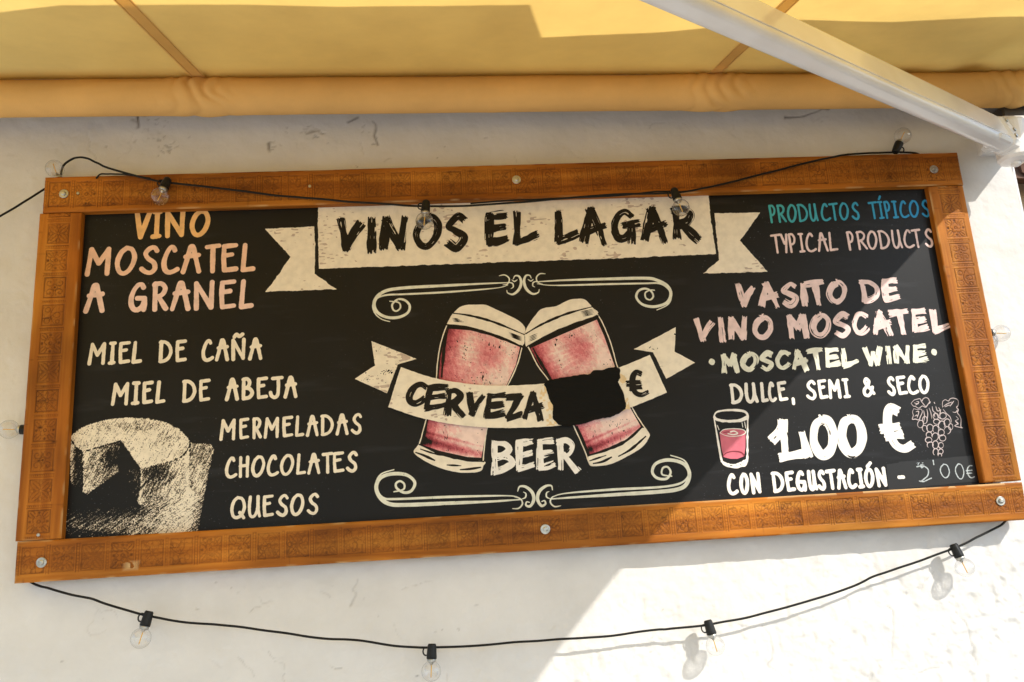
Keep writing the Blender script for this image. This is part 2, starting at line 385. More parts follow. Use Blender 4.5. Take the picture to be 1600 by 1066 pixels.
# ------------------------------------------------------------------ ground, house wall
GZ = -2.1
M_road = mat('asphalt', (0.055, 0.055, 0.058), 0.9, 0.2); noisecol(M_road, (0.04, 0.04, 0.042), (0.075, 0.075, 0.078), (40, 40, 40), 6)
obj('ground', [(-400, -400, GZ - .14), (400, -400, GZ - .14), (400, 600, GZ - .14), (-400, 600, GZ - .14)], [(0, 1, 2, 3)], M_road)['kind'] = 'structure'  # out of view, kept dark so little light bounces up on the right
m = MB(); m.box((-40, -16, GZ - .20), (0.9, 0.30, GZ), .02); m.build('bounce_pavement', M_ground)['kind'] = 'structure'  # unseen pale paving added to bounce light, stopping short of the right side

house = tag(empty('house', (0, 0, GZ)), 'white plastered house wall with fine cracks that carries the wooden menu board', 'house')
XR = at(1589, 265, 0.0)[0]                    # right corner of the wall
def axis_lines(lo, hi, dlo, dhi, step, coarse):
    a = np.arange(dlo, dhi + step / 2, step)
    l = np.arange(lo, dlo - 1e-6, coarse) if lo < dlo else np.array([])
    h = np.arange(dhi + coarse, hi, coarse)
    return np.unique(np.concatenate([l, a, h, [hi]]))
xs = axis_lines(-4.0, XR - 0.012, -1.50, XR - 0.012, 0.0036, 0.25); zs = axis_lines(GZ, 1.45, -0.98, 0.80, 0.0036, 0.25)
X, Z = np.meshgrid(xs, zs)
disp = 0.010 * (fbm(X * 2.2, Z * 2.2, 1) - 0.5) + 0.0045 * (fbm(X * 14, Z * 14, 2, 3) - 0.5)
rough = np.clip((X - 0.0) * 0.5 + (-0.45 - Z) * 2.0, 0.25, 1)          # the plaster is coarser low on the right
disp += rough * (0.0062 * (fbm(X * 26, Z * 26, 3, 5) - .5) + 0.0034 * np.clip(fbm(X * 48 + 3 * Z, Z * 60, 5, 3) - .56, 0, 1) * 3 - 0.0040 * np.clip(fbm(X * 34, Z * 30, 1, 4) - .60, 0, 1) * 4)
dirt = np.zeros_like(X)
def wpath(pts): return [at(*p, 0.0)[[0, 2]] for p in pts]
def crack(pts, w=0.0022, amt=0.55):
    global disp, dirt
    P = wpath(pts); P = smooth_pts(P, 5)
    x0, x1 = min(p[0] for p in P) - .05, max(p[0] for p in P) + .05; z0, z1 = min(p[1] for p in P) - .05, max(p[1] for p in P) + .05
    i0, i1 = np.searchsorted(xs, [x0, x1]); j0, j1 = np.searchsorted(zs, [z0, z1]); sl_ = (slice(j0, j1), slice(i0, i1))
    xx = X[sl_] + 0.010 * (vn(X[sl_] * 60, Z[sl_] * 60, 4) - .5); zz = Z[sl_] + 0.010 * (vn(X[sl_] * 60, Z[sl_] * 60, 6) - .5)
    d = seg_dist(xx, zz, P)[0]; k = np.clip(1 - d / (w * 1.6), 0, 1)
    k = k * (0.35 + 0.9 * vn(X[sl_] * 30, Z[sl_] * 30, 7))
    dirt[sl_] = np.maximum(dirt[sl_], k * amt); disp[sl_] -= 0.0016 * k
z6 = lambda x, y: (1000 + x / 2.667, 800 + y / 2.667)
z5 = lambda x, y: (500 + x / 2.857, 800 + y / 2.857)
z1 = lambda x, y: (x * .3375, y * .3375)
z3 = lambda x, y: (1000 + x / 2.667, y / 2.667)
for c in ([z6(1015, 370), z6(1045, 410), z6(1055, 480), z6(1050, 600)], [z6(510, 478), z6(540, 520), z6(550, 600), z6(540, 650), z6(600, 680), z6(640, 700)],
          [z6(1320, 420), z6(1370, 500), z6(1385, 590), z6(1405, 640)], [z6(1060, 655), z6(1150, 668), z6(1240, 655)]):
    crack(c, amt=0.34)
for c in ([z5(165, 300), z5(150, 345), z5(160, 360), z5(130, 415)], [z5(0, 345), z5(30, 360), z5(45, 385)], [z5(1440, 390), z5(1450, 430)]):
    crack(c, amt=0.3)
crack([z3(600, 492), z3(655, 490), z3(700, 480), z3(750, 458), z3(790, 450)], 0.0026, 0.9)
crack([(583, 188), (588, 200), (584, 214), (590, 226)], 0.003, 0.75); crack([(545, 190), (556, 186), (562, 184)], 0.003, 0.6); crack([(600, 252), (612, 247)], 0.002, 0.5)
for (x, y, r_, n) in ((236, 212, 26, 16), (262, 228, 20, 12), (420, 229, 10, 5), (490, 207, 15, 9), (235, 186, 20, 8), (575, 205, 20, 6), (460, 200, 12, 4)):
    for _ in range(n):
        ax, ay = x + rnd.gauss(0, r_ * .6), y + rnd.gauss(0, r_ * .4); an = rnd.uniform(-.5, .9); l = rnd.uniform(2, 8)
        crack([(ax, ay), (ax + l * math.cos(an) * .5, ay + l * math.sin(an) * .4 + 1), (ax + l * math.cos(an), ay + l * math.sin(an))], rnd.uniform(.0012, .0022), rnd.uniform(.2, .55))
crack([(213, 182), (214, 192), (217, 200)], 0.004, 1.0); crack([(478, 207), (490, 205), (500, 203)], 0.0035, 0.8); crack([(420, 224), (421, 232)], 0.004, 0.9)
for _ in range(34):
    ax, ay = rnd.uniform(10, 1560), rnd.choice([rnd.uniform(920, 1060), rnd.uniform(920, 1060), rnd.uniform(190, 260)])
    q_ = [(ax, ay)]; an = rnd.uniform(-1, 1) + rnd.choice([0, 1.5])
    for k in range(rnd.randint(2, 5)): an += rnd.gauss(0, .5); q_.append((q_[-1][0] + rnd.uniform(6, 16) * math.cos(an), q_[-1][1] + rnd.uniform(6, 16) * math.sin(an)))
    crack(q_, .0013, rnd.uniform(.08, .24))
for _ in range(60): crack([(p_ := (rnd.uniform(5, 1580), rnd.choice([rnd.uniform(900, 1064), rnd.uniform(185, 265)]))), (p_[0] + rnd.uniform(1, 3), p_[1] + rnd.uniform(-2, 2))], rnd.uniform(.001, .002), rnd.uniform(.2, .6))
dirt = np.maximum(dirt, .10 * np.clip(fbm(X * 3, Z * 2, 3, 5) - .52, 0, 1) * 4 * np.clip((Z - .45) * 5, 0, 1))
P = np.stack([X, -disp, Z], -1); P[:, :, 1] -= P[:, :, 1].max() * 0
e = MB()
# rounded corner and return side, top and back of the wall block
yc = -float(disp[:, -1].mean())
cor = [(XR - 0.012, yc), (XR - 0.006, yc + 0.002), (XR - 0.002, yc + 0.006), (XR, yc + 0.012), (XR, 6.0)]
for (a, b) in zip(cor[:-1], cor[1:]): e.add([(a[0], a[1], GZ), (b[0], b[1], GZ), (b[0], b[1], 1.45), (a[0], a[1], 1.45)], [(0, 1, 2, 3)])
e.add([(-4, 0, 1.45), (XR - .012, 0, 1.45), (XR, 6, 1.45), (-4, 6, 1.45)], [(0, 1, 2, 3)])
grid_obj('wall', P, M_plaster, house, True, {'dirt': dirt}, e)

# ------------------------------------------------------------------ awning (roll, canopy, folding arm)
TILT = -0.0129
RY, RR = -0.115, 0.046
elv = math.atan((533 - 177) / F) + math.radians(13.26)
RZ = at(700, 177, RY)[2] + RR / math.cos(elv) - TILT * at(700, 177, RY)[0]     # axis height at x = 0
def roll_z(x): return RZ + TILT * x
SL = 0.24
phi = math.atan(SL)
def can_z(x, yo): return roll_z(x) + RR * math.cos(phi) + 0.002 - SL * (yo - (-RY + RR * math.sin(phi)))     # canopy height at distance yo from the wall
awn = tag(empty('awning', (0, RY, RZ)), 'cream folding arm awning rolled out above the menu board', 'awning')
XE = at(1597, 140, RY)[0]; XW = -2.7
def seam_x(a, b):                             # seams run straight out from the wall
    return at(a, b, RY - RR * .5)[0]
SE = [seam_x(312, 116), seam_x(1115, 112)]
pitch = SE[1] - SE[0]
seams = [SE[0] - pitch, SE[0], SE[1]]
print('seams', seams, 'XE', XE, 'RZ', RZ)
# roll with puckers where the seams wind up
nx, na = 900, 48
ux = np.linspace(XW, XE, nx); ua = np.linspace(0, 2 * math.pi, na + 1)
UX, UA = np.meshgrid(ux, ua)
rad = RR * np.ones_like(UX) - 0.0012 * vn(UX * 2.2, UA * 0.6, 2)
for sx in seams + [XE - 0.05]:
    g_ = np.exp(-((UX - sx) / 0.07) ** 2)
    w = (2.0 * np.abs(np.sin((UX - sx) * (58 + 30 * np.cos(UA - 1.2)) + 1.1 * np.sin(UA * 2 + sx * 9) + 2 * vn(UX * 14, UA * 1.4, 5))) - 1.0) * (0.4 + vn(UX * 18, UA * 2, 6))
    rad += g_ * (0.0036 * w + 0.0026)
rad += 0.0028 * np.maximum(0, vn(UX * 9 + UA, UA * 2.4, 3) - .62) + 0.0012 * (fbm(UX * 5, UA * 1.3, 2, 4) - .5)
P = np.stack([UX, RY - rad * np.sin(UA), RZ + TILT * UX + rad * np.cos(UA)], -1)
e = MB(); c0 = [tuple(P[k, -1]) for k in range(na)]; e.add(c0 + [(XE, RY, roll_z(XE))], [(k, (k + 1) % na, na) for k in range(na)])
c0 = [tuple(P[k, 0]) for k in range(na)]; e.add(c0 + [(XW, RY, roll_z(XW))], [((k + 1) % na, k, na) for k in range(na)])
grid_obj('roll', P, M_rollcloth, awn, True, None, e)
# canopy; its right edge draws in towards the front bar
LEN = 1.95
YS = -RY + RR * math.sin(phi)
# right edge from where its shadow lies on the wall
def edge_from_shadow(px, py, y):
    p = at(px, py, y)
    k = (can_z(1.2, 0) + 0.0 - p[2] - SB * (-y) * 0) 
    # ray p + s*(SA,-1,SB): meets canopy when z + s*SB = can_z(x, yo)
    s = 0.5
    for _ in range(40):
        x = p[0] + s * SA; yo = -y + s; s += (can_z(x, yo) - (p[2] + s * SB)) / (SB + SL)
    return (-y + s, p[0] + s * SA)
PANY = -(T - 0.022)
edge = [edge_from_shadow(*q) for q in ((1487, 328, -T), (1470, 343, -T), (1455, 362, PANY), (1343, 483, PANY), (1249, 584, PANY), (1060, 773, PANY), (1046, 800, -T), (1007, 851, -T), (958, 900, 0), (834, 1064, 0))]
print('edge', [(round(a, 3), round(b, 3)) for a, b in edge])
ey = np.array([a for a, b in edge]); ex = np.array([b for a, b in edge])
cf = np.polyfit(ey, ex, 3)
def edge_x(yo):
    yo = np.asarray(yo, float); v = np.polyval(cf, np.clip(yo, ey.min() * .8, ey.max()))
    v = np.where(yo < ey.min() * .8, np.interp(yo, [YS, ey.min() * .8], [XE - 0.004, float(np.polyval(cf, ey.min() * .8))]), v)
    sl_ = float(np.polyval(np.polyder(cf), ey.max()))
    return np.where(yo > ey.max(), float(np.polyval(cf, ey.max())) + sl_ * (yo - ey.max()), v)
yo_ = np.concatenate([np.linspace(YS, YS + 0.8, 90), np.linspace(YS + 0.82, LEN, 40)])
tx = np.linspace(0, 1, 330)
YO, TX = np.meshgrid(yo_, tx, indexing='ij')
XX = XW + TX * (edge_x(YO) - XW)
ZZ = can_z(XX, YO)
dd = np.clip((YO - YS) / 0.25, 0, 1)
ZZ -= 0.010 * np.sin(np.clip((YO - YS) / (LEN - YS), 0, 1) * math.pi)
for sx in seams: # little folds that fan out from the seams near the roll
    g_ = np.exp(-((XX - sx) / (0.05 + 0.25 * (YO - YS))) ** 2) * np.exp(-(YO - YS) / 0.16)
    an = np.arctan2(XX - sx, YO - YS + 0.03)
    ZZ += g_ * 0.0035 * np.sin(an * 9 + sx) * np.clip((YO - YS) / 0.03, 0, 1)
g_ = np.exp(-((XX - (XE - 0.18)) / 0.12) ** 2) * np.exp(-(YO - YS) / 0.4)
ZZ += g_ * 0.008 * np.sin((XX - XE) * 34 + YO * 4) * np.clip((YO - YS) / 0.05, 0, 1)
ZZ += 0.006 * (fbm(XX * 1.7, YO * 2.6, 3, 3) - .5) * dd + 0.0022 * (fbm(XX * 9 + YO * 5, YO * 9 - XX * 3, 6, 3) - .5) * dd
P = np.stack([XX, -YO, ZZ], -1)
canopy = grid_obj('canopy', P, M_cloth, awn, True)
for sx in seams:
    ys_ = np.linspace(YS + 0.006, LEN - 0.02, 60); q = []
    for w_ in (-0.017, 0.017):
        zz = can_z(sx + w_, ys_) - 0.010 * np.sin(np.clip((ys_ - YS) / (LEN - YS), 0, 1) * math.pi) - 0.0045
        q.append(np.stack([np.full_like(ys_, sx + w_), -ys_, zz], -1))
    sm_ = grid_obj('seam', np.stack(q), M_seam, canopy, True)
    for w_ in (-0.013, 0.013):
        zf = lambda y_: float(can_z(sx + w_, y_) - 0.010 * np.sin((y_ - YS) / (LEN - YS) * math.pi) - 0.0049)
        m = MB(); m.tube([(sx + w_ + .0004 * (k % 2), -ys_[k], zf(ys_[k]) + .0005 * (k % 2)) for k in range(59)], .0009, 5); m.build('stitching', M_seam, canopy)
m = MB(); hx = lambda p: (p[0], p[1], p[2] + TILT * p[0])
m.box((XW - .03, -.185, RZ + .066), (XE + .03, -.002, RZ + .074), .002, hx); m.box((XW - .03, -.190, RZ + .050), (XE + .03, -.185, RZ + .074), .001, hx)
m.build('sun_block_hood', M_white, awn)  # unseen cover added to block sun coming through behind the roll
# front bar with a hanging flap
fx = float(edge_x(LEN)); b = MB()
fr = lambda p: (p[0], p[1], p[2] + TILT * p[0])
fz = can_z(0, LEN)
b.box((XW - .02, -LEN - .035, fz - .03), (fx + .02, -LEN + .02, fz + .02), .008, fr); b.build('front_bar', M_white, awn)
n = 160; xs_ = np.linspace(XW, fx, n); rows = []
for k in range(8):
    t = k / 7; rows.append(np.stack([xs_, np.full(n, -LEN - .037) + .006 * np.sin(xs_ * 23) * t, fz + TILT * xs_ - .02 - t * (0.17 + .02 * np.abs(np.sin(xs_ * 10)))], -1))
grid_obj('valance', np.stack(rows), M_cloth, awn, True)
# folding arm: upper length from the shoulder bracket, lower length to the front bar
A0 = at(1562, 212, -0.15); A0 = np.array([A0[0], -0.15, A0[2]])
def arm_pt(px, py, below):
    p = None; y = -0.6
    for _ in range(60):
        p = at(px, py, y); yo = -y
        y -= 0.4 * ((p[2]) - (can_z(p[0], yo) - below))
    return at(px, py, y)
A1 = arm_pt(850, -110, 0.105)
print('arm', A0, A1)
def bar_frame(p, q, up=(0, 0, 1)):
    p = np.array(p, float); q = np.array(q, float); d = q - p; l = np.linalg.norm(d); d /= l
    u = np.array(up, float); u -= d * u.dot(d); u /= np.linalg.norm(u); s_ = np.cross(d, u)
    return lambda v: tuple(p + d * v[0] + s_ * v[1] + u * v[2]), l
def arm_bar(name, p, q, h, w):
    f, l = bar_frame(p, q, (0, 0.34, 1)); m = MB()
    # rounded box profile, rounder along the lower edge
    prof = []
    def arc(cx, cz, r, a0, a1, n=7):
        for k in range(n + 1):
            a = math.radians(a0 + (a1 - a0) * k / n); prof.append((cx + r * math.cos(a), cz + r * math.sin(a)))
    r1, r2 = .006, .016
    arc(w / 2 - r1, h / 2 - r1, r1, 0, 90, 4); arc(-w / 2 + r1, h / 2 - r1, r1, 90, 180, 4)
    arc(-w / 2 + r2, -h / 2 + r2, r2, 180, 270); arc(w / 2 - r2, -h / 2 + r2, r2, 270, 360)
    k = len(prof); vs = [f((0, a, c)) for a, c in prof] + [f((l, a, c)) for a, c in prof]
    fs = [(i, (i + 1) % k, k + (i + 1) % k, k + i) for i in range(k)] + [tuple(range(k))[::-1], tuple(range(k, 2 * k))]
    m.add(vs, fs)
    # fine raised rib where the side meets the rounded bottom
    for sg in (-1, 1): m.box((0.02, sg * w / 2 - .002, -h / 2 + .017), (l - .005, sg * w / 2 + .002, -h / 2 + .021), .0008, f)
    return m.build(name, M_white, awn, False)
arm = arm_bar('folding_arm', A0, A1, 0.092, 0.046)
for m_ in arm.data.polygons: m_.use_smooth = False
A2 = np.array([float(edge_x(LEN)) - 0.12, -LEN + 0.02, can_z(1.0, LEN) - 0.09])
arm_bar('forearm', A1 + np.array([0.0, -0.02, -0.004]), A2, 0.066, 0.04)
m = MB(); m.lathe([(-.052, .026), (-.048, .032), (.048, .032), (.052, .026)], A1, (0, -.24, 1), 20); m.build('elbow', M_white, awn, True)
# arm end shell and shoulder bracket
f, l = bar_frame(A0, A1, (0, 0.34, 1)); m = MB()
m.box((-.035, -.030, -.047), (.018, .030, .047), .010, f); m.box((.018, -.026, -.045), (.10, .026, -.030), .006, f)
m.build('arm_end', M_white, awn)
m = MB()
for a_, c_ in ((.0, .026), (.0, -.024), (-.02, .0)): m.lathe([(0, .0065), (.003, .006), (.0042, .003)], f((a_, -.0305, c_)), np.array(f((0, -1, 0))) - np.array(f((0, 0, 0))), 6)
m.build('hinge_bolt', M_steel, awn)
m = MB(); SH = A0 + np.array([0.052, 0.03, -0.002])
m.lathe([(-.062, .020), (-.058, .036), (-.05, .042), (.045, .042), (.052, .038), (.056, .02)], SH, (0.0, 0, 1), 26)
m.box((SH[0] - .02, SH[1] - .01, SH[2] + .012), (SH[0] + .09, -0.012, SH[2] + .075), .012)
m.box((SH[0] - .012, -.014, SH[2] + .015), (SH[0] + .10, 0.006, SH[2] + .10), .004)
for dz in (-.058, -.064): m.lathe([(0, .012), (.006, .012), (.009, .006)], SH + np.array([0, 0, dz]), (0, 0, -1), 12)
m.build('shoulder_bracket', M_white, awn)
m = MB(); zz = roll_z(XE)
m.box((XE - .055, RY + RR * .35, zz - .075), (XE + .015, -.004, zz - .035), .004); m.box((XE + .006, RY - .035, zz - .05), (XE + .030, -.002, zz + .05), .006)
m.lathe([(-.012, .014), (.03, .014), (.034, .008)], (XE, RY, zz), (1, 0, 0), 14); m.build('roll_bracket', M_dark, awn)
m = MB(); zz = roll_z(XW); m.box((XW - .03, RY - .035, zz - .05), (XW - .006, -.002, zz + .05), .006); m.lathe([(-.012, .014), (.03, .014)], (XW, RY, zz), (-1, 0, 0), 14); m.build('roll_bracket', M_dark, awn)

# unseen slab added above the awning, outlined so its shadow covers the canopy back
EZ = 1.15  # height of the unseen slab added to shade the canopy
def slab_from_patch(px, py):
    y = -0.4
    for _ in range(80):
        p = at(px, py, y); y -= 0.5 * (p[2] - can_z(p[0], -y))
    p = at(px, py, y); s = (EZ - p[2]) / SB
    return (p[0] + s * SA, p[1] - s)
ev = [slab_from_patch(*q) for q in ((-20, 14), (100, 0), (354, 0), (540, 4), (832, 2), (849, 55), (1040, 46), (1240, 27), (1400, 30), (1600, 20))]
print('slab_outline', [(round(a, 2), round(b, 2)) for a, b in ev])
pl = [(ev[0][0] - .55, ev[0][1] + .22)] + ev + [(1.84, ev[-1][1]), (1.84, -.05), (ev[0][0] - .55, -.05)]
m = MB(); k = len(pl)
m.add([(x, y, EZ) for x, y in pl] + [(x, y, EZ + .14) for x, y in pl], [tuple(range(k)), tuple(range(k, 2 * k))[::-1]] + [(i, k + i, k + (i + 1) % k, (i + 1) % k) for i in range(k)])
m.build('shade_slab', M_slab, house)

# neighbouring house beyond the corner
def far(px, py, y): return at(px, py, y)
hy = 7.0; p0 = far(1500, 268, hy); p1 = far(1900, 340, hy)
nb = tag(empty('house', (p0[0] + 2, hy, GZ)), 'beige neighbouring house with brown roof edge glimpsed past the wall corner', 'house')
pt = far(1592, 285, hy); ztop = pt[2]
m = MB(); m.box((pt[0] - 1.2, hy, GZ), (pt[0] + 4, hy + 5, ztop), .01); m.build('wall', M_beige, nb)
m = MB()
m.add([(pt[0] - 1.5, hy - .35, ztop + .12), (pt[0] + 4.3, hy - .35, ztop - .32), (pt[0] + 4.3, hy + 3, ztop + .9), (pt[0] - 1.5, hy + 3, ztop + 1.0),
       (pt[0] - 1.5, hy - .35, ztop), (pt[0] + 4.3, hy - .35, ztop - .44), (pt[0] + 4.3, hy + 3, ztop + .8), (pt[0] - 1.5, hy + 3, ztop + .9)],
      [(0, 1, 2, 3), (7, 6, 5, 4), (0, 4, 5, 1), (1, 5, 6, 2), (2, 6, 7, 3), (3, 7, 4, 0)])
for i in range(22):
    x = pt[0] - 1.45 + i * .26; zt = ztop + .125 - (x - pt[0] + 1.5) / 5.8 * .44
    m.tube([(x, hy - .40, zt), (x, hy + .5, zt + .26)], .10, 8)
m.build('roof', M_tile, nb)

# ------------------------------------------------------------------ the framed menu board
HW, HH, RW = 1.2, 0.4924, 0.0955
board = tag(empty('menu_board', (0, -T, -HH)), 'long black menu board in a carved orange wood frame bolted to the white wall', 'menu board')
m = MB(); m.box((-1.12, PANY, -.41), (1.12, PANY + .010, .41), .001); m.build('panel', M_panel, board)
for x in (-.9, 0, .9):
    m = MB(); m.box((x - .03, -T + .037, -.44), (x + .03, -.002, .44), .002); m.build('batten', M_woodv, board)

# carved squares, drawn on a small grid
def motif(k, n=56):
    v, u = np.meshgrid(np.linspace(-1, 1, n), np.linspace(-1, 1, n), indexing='ij')
    r_ = np.hypot(u, v); th = np.arctan2(v, u); d = np.full(u.shape, 9.)
    def ln(x): return np.abs(x)
    d = np.minimum(d, np.abs(np.maximum(abs(u), abs(v)) - 0.93))
    if k == 0:      # rosette with corner leaves
        d = np.minimum(d, ln(r_ - (0.30 + 0.24 * np.abs(np.cos(2.5 * th)) ** .7))); d = np.minimum(d, ln(r_ - 0.13))
        for s1 in (-1, 1):
            for s2 in (-1, 1):
                a = (u * s1 + v * s2) / 1.414; b_ = (u * s1 - v * s2) / 1.414
                w = .26 * np.sqrt(np.clip(1 - ((a - .86) / .34) ** 2, 0, 1)); d = np.minimum(d, np.where(abs(a - .86) < .34, ln(abs(b_) - w), 9))
                d = np.minimum(d, np.where((a > .5) & (a < 1.1), ln(b_), 9))
        for s1 in (-1, 1):
            d = np.minimum(d, np.hypot(u - .74 * s1, v) - .09); d = np.minimum(d, np.hypot(u, v - .74 * s1) - .09)
    elif k == 1:    # four diagonal leaves
        for s1 in (-1, 1):
            for s2 in (-1, 1):
                a = (u * s1 + v * s2) / 1.414; b_ = (u * s1 - v * s2) / 1.414
                w = .30 * np.sqrt(np.clip(1 - ((a - .58) / .52) ** 2, 0, 1)); d = np.minimum(d, np.where(abs(a - .58) < .52, ln(abs(b_) - w), 9))
                d = np.minimum(d, np.where((a > .1) & (a < 1.0), ln(b_), 9)); d = np.minimum(d, np.where((abs(a - .58) < .4) & (abs(b_) < w), ln(np.mod(a + abs(b_) * .8, .17) - .085) + .03, 9))
        for s1 in (-1, 1): d = np.minimum(d, np.minimum(ln(np.hypot(u - .7 * s1, v) - .16), ln(np.hypot(u, v - .7 * s1) - .16)))
    elif k == 2:    # scrolls
        for s1 in (-1, 1):
            for s2 in (-1, 1):
                uu = u - .45 * s1; vv = v - .45 * s2; rr = np.hypot(uu, vv); tt = np.arctan2(vv * s2, uu * s1)
                d = np.minimum(d, np.where(rr < .42, ln(np.mod(rr * 3.2 - tt / (2 * math.pi), 1) - .5) / 3.2, 9))
        d = np.minimum(d, ln(abs(u) + abs(v) - .28)); d = np.minimum(d, np.where(r_ < .1, 0, 9))
    elif k == 3:    # crossing stems and a bud
        d = np.minimum(d, ln(u - .55 * v ** 3 - .2 * np.sin(v * 4))); d = np.minimum(d, ln(v - .6 * u ** 2 + .2))
        d = np.minimum(d, ln(np.hypot(u * 1.3, v - .35) - .3)); d = np.minimum(d, ln(np.hypot(u - .5, v + .45) - .22)); d = np.minimum(d, ln(np.hypot(u + .5, v + .5) - .24)); d = np.minimum(d, ln(np.hypot(u + .6, v - .45) - .17))
    elif k == 4:    # star of lines
        d = np.minimum(d, ln(r_ - .62 - .14 * np.cos(8 * th))); d = np.minimum(d, np.where(r_ > .2, r_ * ln(np.sin(4 * th)) * .35, ln(r_ - .16))); d = np.minimum(d, ln(np.mod(abs(u) + abs(v), .5) - .25) + np.where(abs(u) + abs(v) < 1.2, 9, 0))
    return np.clip(1 - d / .06, 0, 1)
MOT = [motif(k) for k in range(5)]
def carved(name, x0, x1, z0, z1, horiz, seed, band, mtl, pitch_):
    h = 0.00135
    nx = int((x1 - x0) / h); nz = int((z1 - z0) / h)
    xs = np.linspace(x0, x1, nx); zs = np.linspace(z0, z1, nz); X, Z = np.meshgrid(xs, zs)
    U, V = (X - x0, (Z - z0) / (z1 - z0)) if horiz else (Z - z0, (X - x0) / (x1 - x0))
    wdt = (z1 - z0) if horiz else (x1 - x0)
    rs = np.random.RandomState(seed)
    ti = np.floor(U / pitch_).astype(int); fu = U / pitch_ - ti; nt_ = ti.max() + 1
    fv = (V - band[0]) / (band[1] - band[0])
    if horiz: lo, hi = .17, .97
    else: lo, hi = .19, .97
    a = (fu - lo) / (hi - lo); ins = (a > 0) & (a < 1) & (fv > 0) & (fv < 1)
    kinds = rs.randint(0, 5, nt_); flip = rs.randint(0, 2, nt_); dep = rs.uniform(.7, 1.0, nt_)
    if not horiz: kinds = np.array([0, 1, 2, 0, 4, 1, 0, 3, 2, 0, 1, 4, 3])[np.arange(nt_) % 13]; dep = rs.uniform(.75, 1, nt_)
    jj = np.clip((fv * 55), 0, 54.99); ii = np.clip(a * 55, 0, 54.99)
    cut = np.zeros_like(X)
    j0 = jj.astype(int); i0 = ii.astype(int)
    for k in range(5):
        s_ = ins & (kinds[ti] == k); f_ = flip[ti] == 1
        cut = np.where(s_ & ~f_, MOT[k][j0, i0], np.where(s_ & f_, MOT[k][54 - j0, i0], cut))
    ara = np.clip(1 - np.abs(fbm(X * 62, Z * 62, seed + 1, 2) - .5) / .035, 0, 1)
    ara2 = np.clip(1 - np.abs(vn(X * 120, Z * 120, seed + 2) - .5) / .09, 0, 1)
    cut = np.maximum(cut * (1.0 if not horiz else .75), ins * np.maximum(ara * (.95 if horiz else .5), ara2 * (.6 if horiz else .35)))
    cut = cut * dep[ti] * (.55 + .75 * vn(X * 60, Z * 60, seed))
    # hatched bar between the squares
    bar = (fu > .02) & (fu < .135) & (fv > -.04) & (fv < 1.04)
    bl = np.maximum(np.clip(1 - abs(fu - .022) / .022, 0, 1), np.clip(1 - abs(fu - .13) / .022, 0, 1))
    bl = np.maximum(bl, .7 * (np.mod(fv * 13, 1) < .45) * (fu > .05) * (fu < .11)) if not horiz else np.maximum(bl, .35 * (np.mod(fv * 9, 1) < .4))
    cut = np.where(bar, bl * (.6 + .6 * vn(X * 40, Z * 40, seed + 1)) * (.6 + .4 * dep[ti]), cut)
    cut = np.clip(cut, 0, 1)
    floor_ = np.where(ins, .35, 0)
    edge_ = np.minimum(np.minimum(X - x0, x1 - X), np.minimum(Z - z0, z1 - Z))
    rnd_ = np.clip(1 - edge_ / .004, 0, 1) ** 2 * .0026
    wob = .0016 * (fbm(X * (5 if horiz else 40), Z * (40 if horiz else 5), seed + 2) - .5)
    Y = -T + cut * .0016 + floor_ * .0006 + rnd_ + wob + (0.0008 if not horiz else 0)
    nick = np.clip(vn(X * (90 if horiz else 30), Z * (30 if horiz else 90), seed + 3) - .9, 0, 1) * 8
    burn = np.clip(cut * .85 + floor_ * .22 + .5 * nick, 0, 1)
    ew = np.clip(1 - edge_ / .005, 0, 1) * np.clip((vn(X * 35, Z * 35, seed + 4) - .55) * 3, 0, 1)
    worn = np.clip(ew * .7, 0, 1)
    if name == 'bottom':
        c = at(205, 884, -T); d = np.maximum(abs(X - c[0]) / .017, abs(Z - c[2]) / .010); worn = np.maximum(worn, np.clip(1.25 - d, 0, 1) * (vn(X * 90, Z * 90, 4) > .35) * .9)
        worn = np.maximum(worn, np.clip(1 - (z1 - Z) / .006, 0, 1) * (vn(X * 25, Z * 10, 5) > .5) * np.clip((X + .2), 0, 1) * .9)
    if name == 'left': # dark knots
        for (kx, ky, kr) in ((62, 668, .008), (84, 690, .007), (60, 720, .006)):
            c = at(kx, ky, -T); burn = np.maximum(burn, np.clip(1.2 - np.hypot(X - c[0], (Z - c[2]) * 1.6) / kr, 0, 1))
    P = np.stack([X, Y, Z], -1)
    e = MB()
    def side(row):
        n_ = len(row); bk = [(p[0], -T + .036, p[2]) for p in row]
        e.add([tuple(p) for p in row] + bk, [(i + 1, i, n_ + i, n_ + i + 1) for i in range(n_ - 1)])
    side(P[0]); side(P[-1][::-1]); side(P[:, 0][::-1]); side(P[:, -1])
    e.add([(x0, -T + .036, z0), (x1, -T + .036, z0), (x1, -T + .036, z1), (x0, -T + .036, z1)], [(3, 2, 1, 0)])
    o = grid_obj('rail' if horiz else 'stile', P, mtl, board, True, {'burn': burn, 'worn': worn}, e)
    return o
G_ = 0.0012
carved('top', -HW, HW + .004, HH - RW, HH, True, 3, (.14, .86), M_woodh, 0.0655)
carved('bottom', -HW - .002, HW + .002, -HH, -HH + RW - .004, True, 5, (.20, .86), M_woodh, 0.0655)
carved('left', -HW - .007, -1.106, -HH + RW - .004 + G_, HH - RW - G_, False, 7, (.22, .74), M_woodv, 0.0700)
carved('right', 1.104, HW + .002, -HH + RW - .004 + .004, HH - RW - G_, False, 9, (.26, .84), M_woodv, 0.0700)
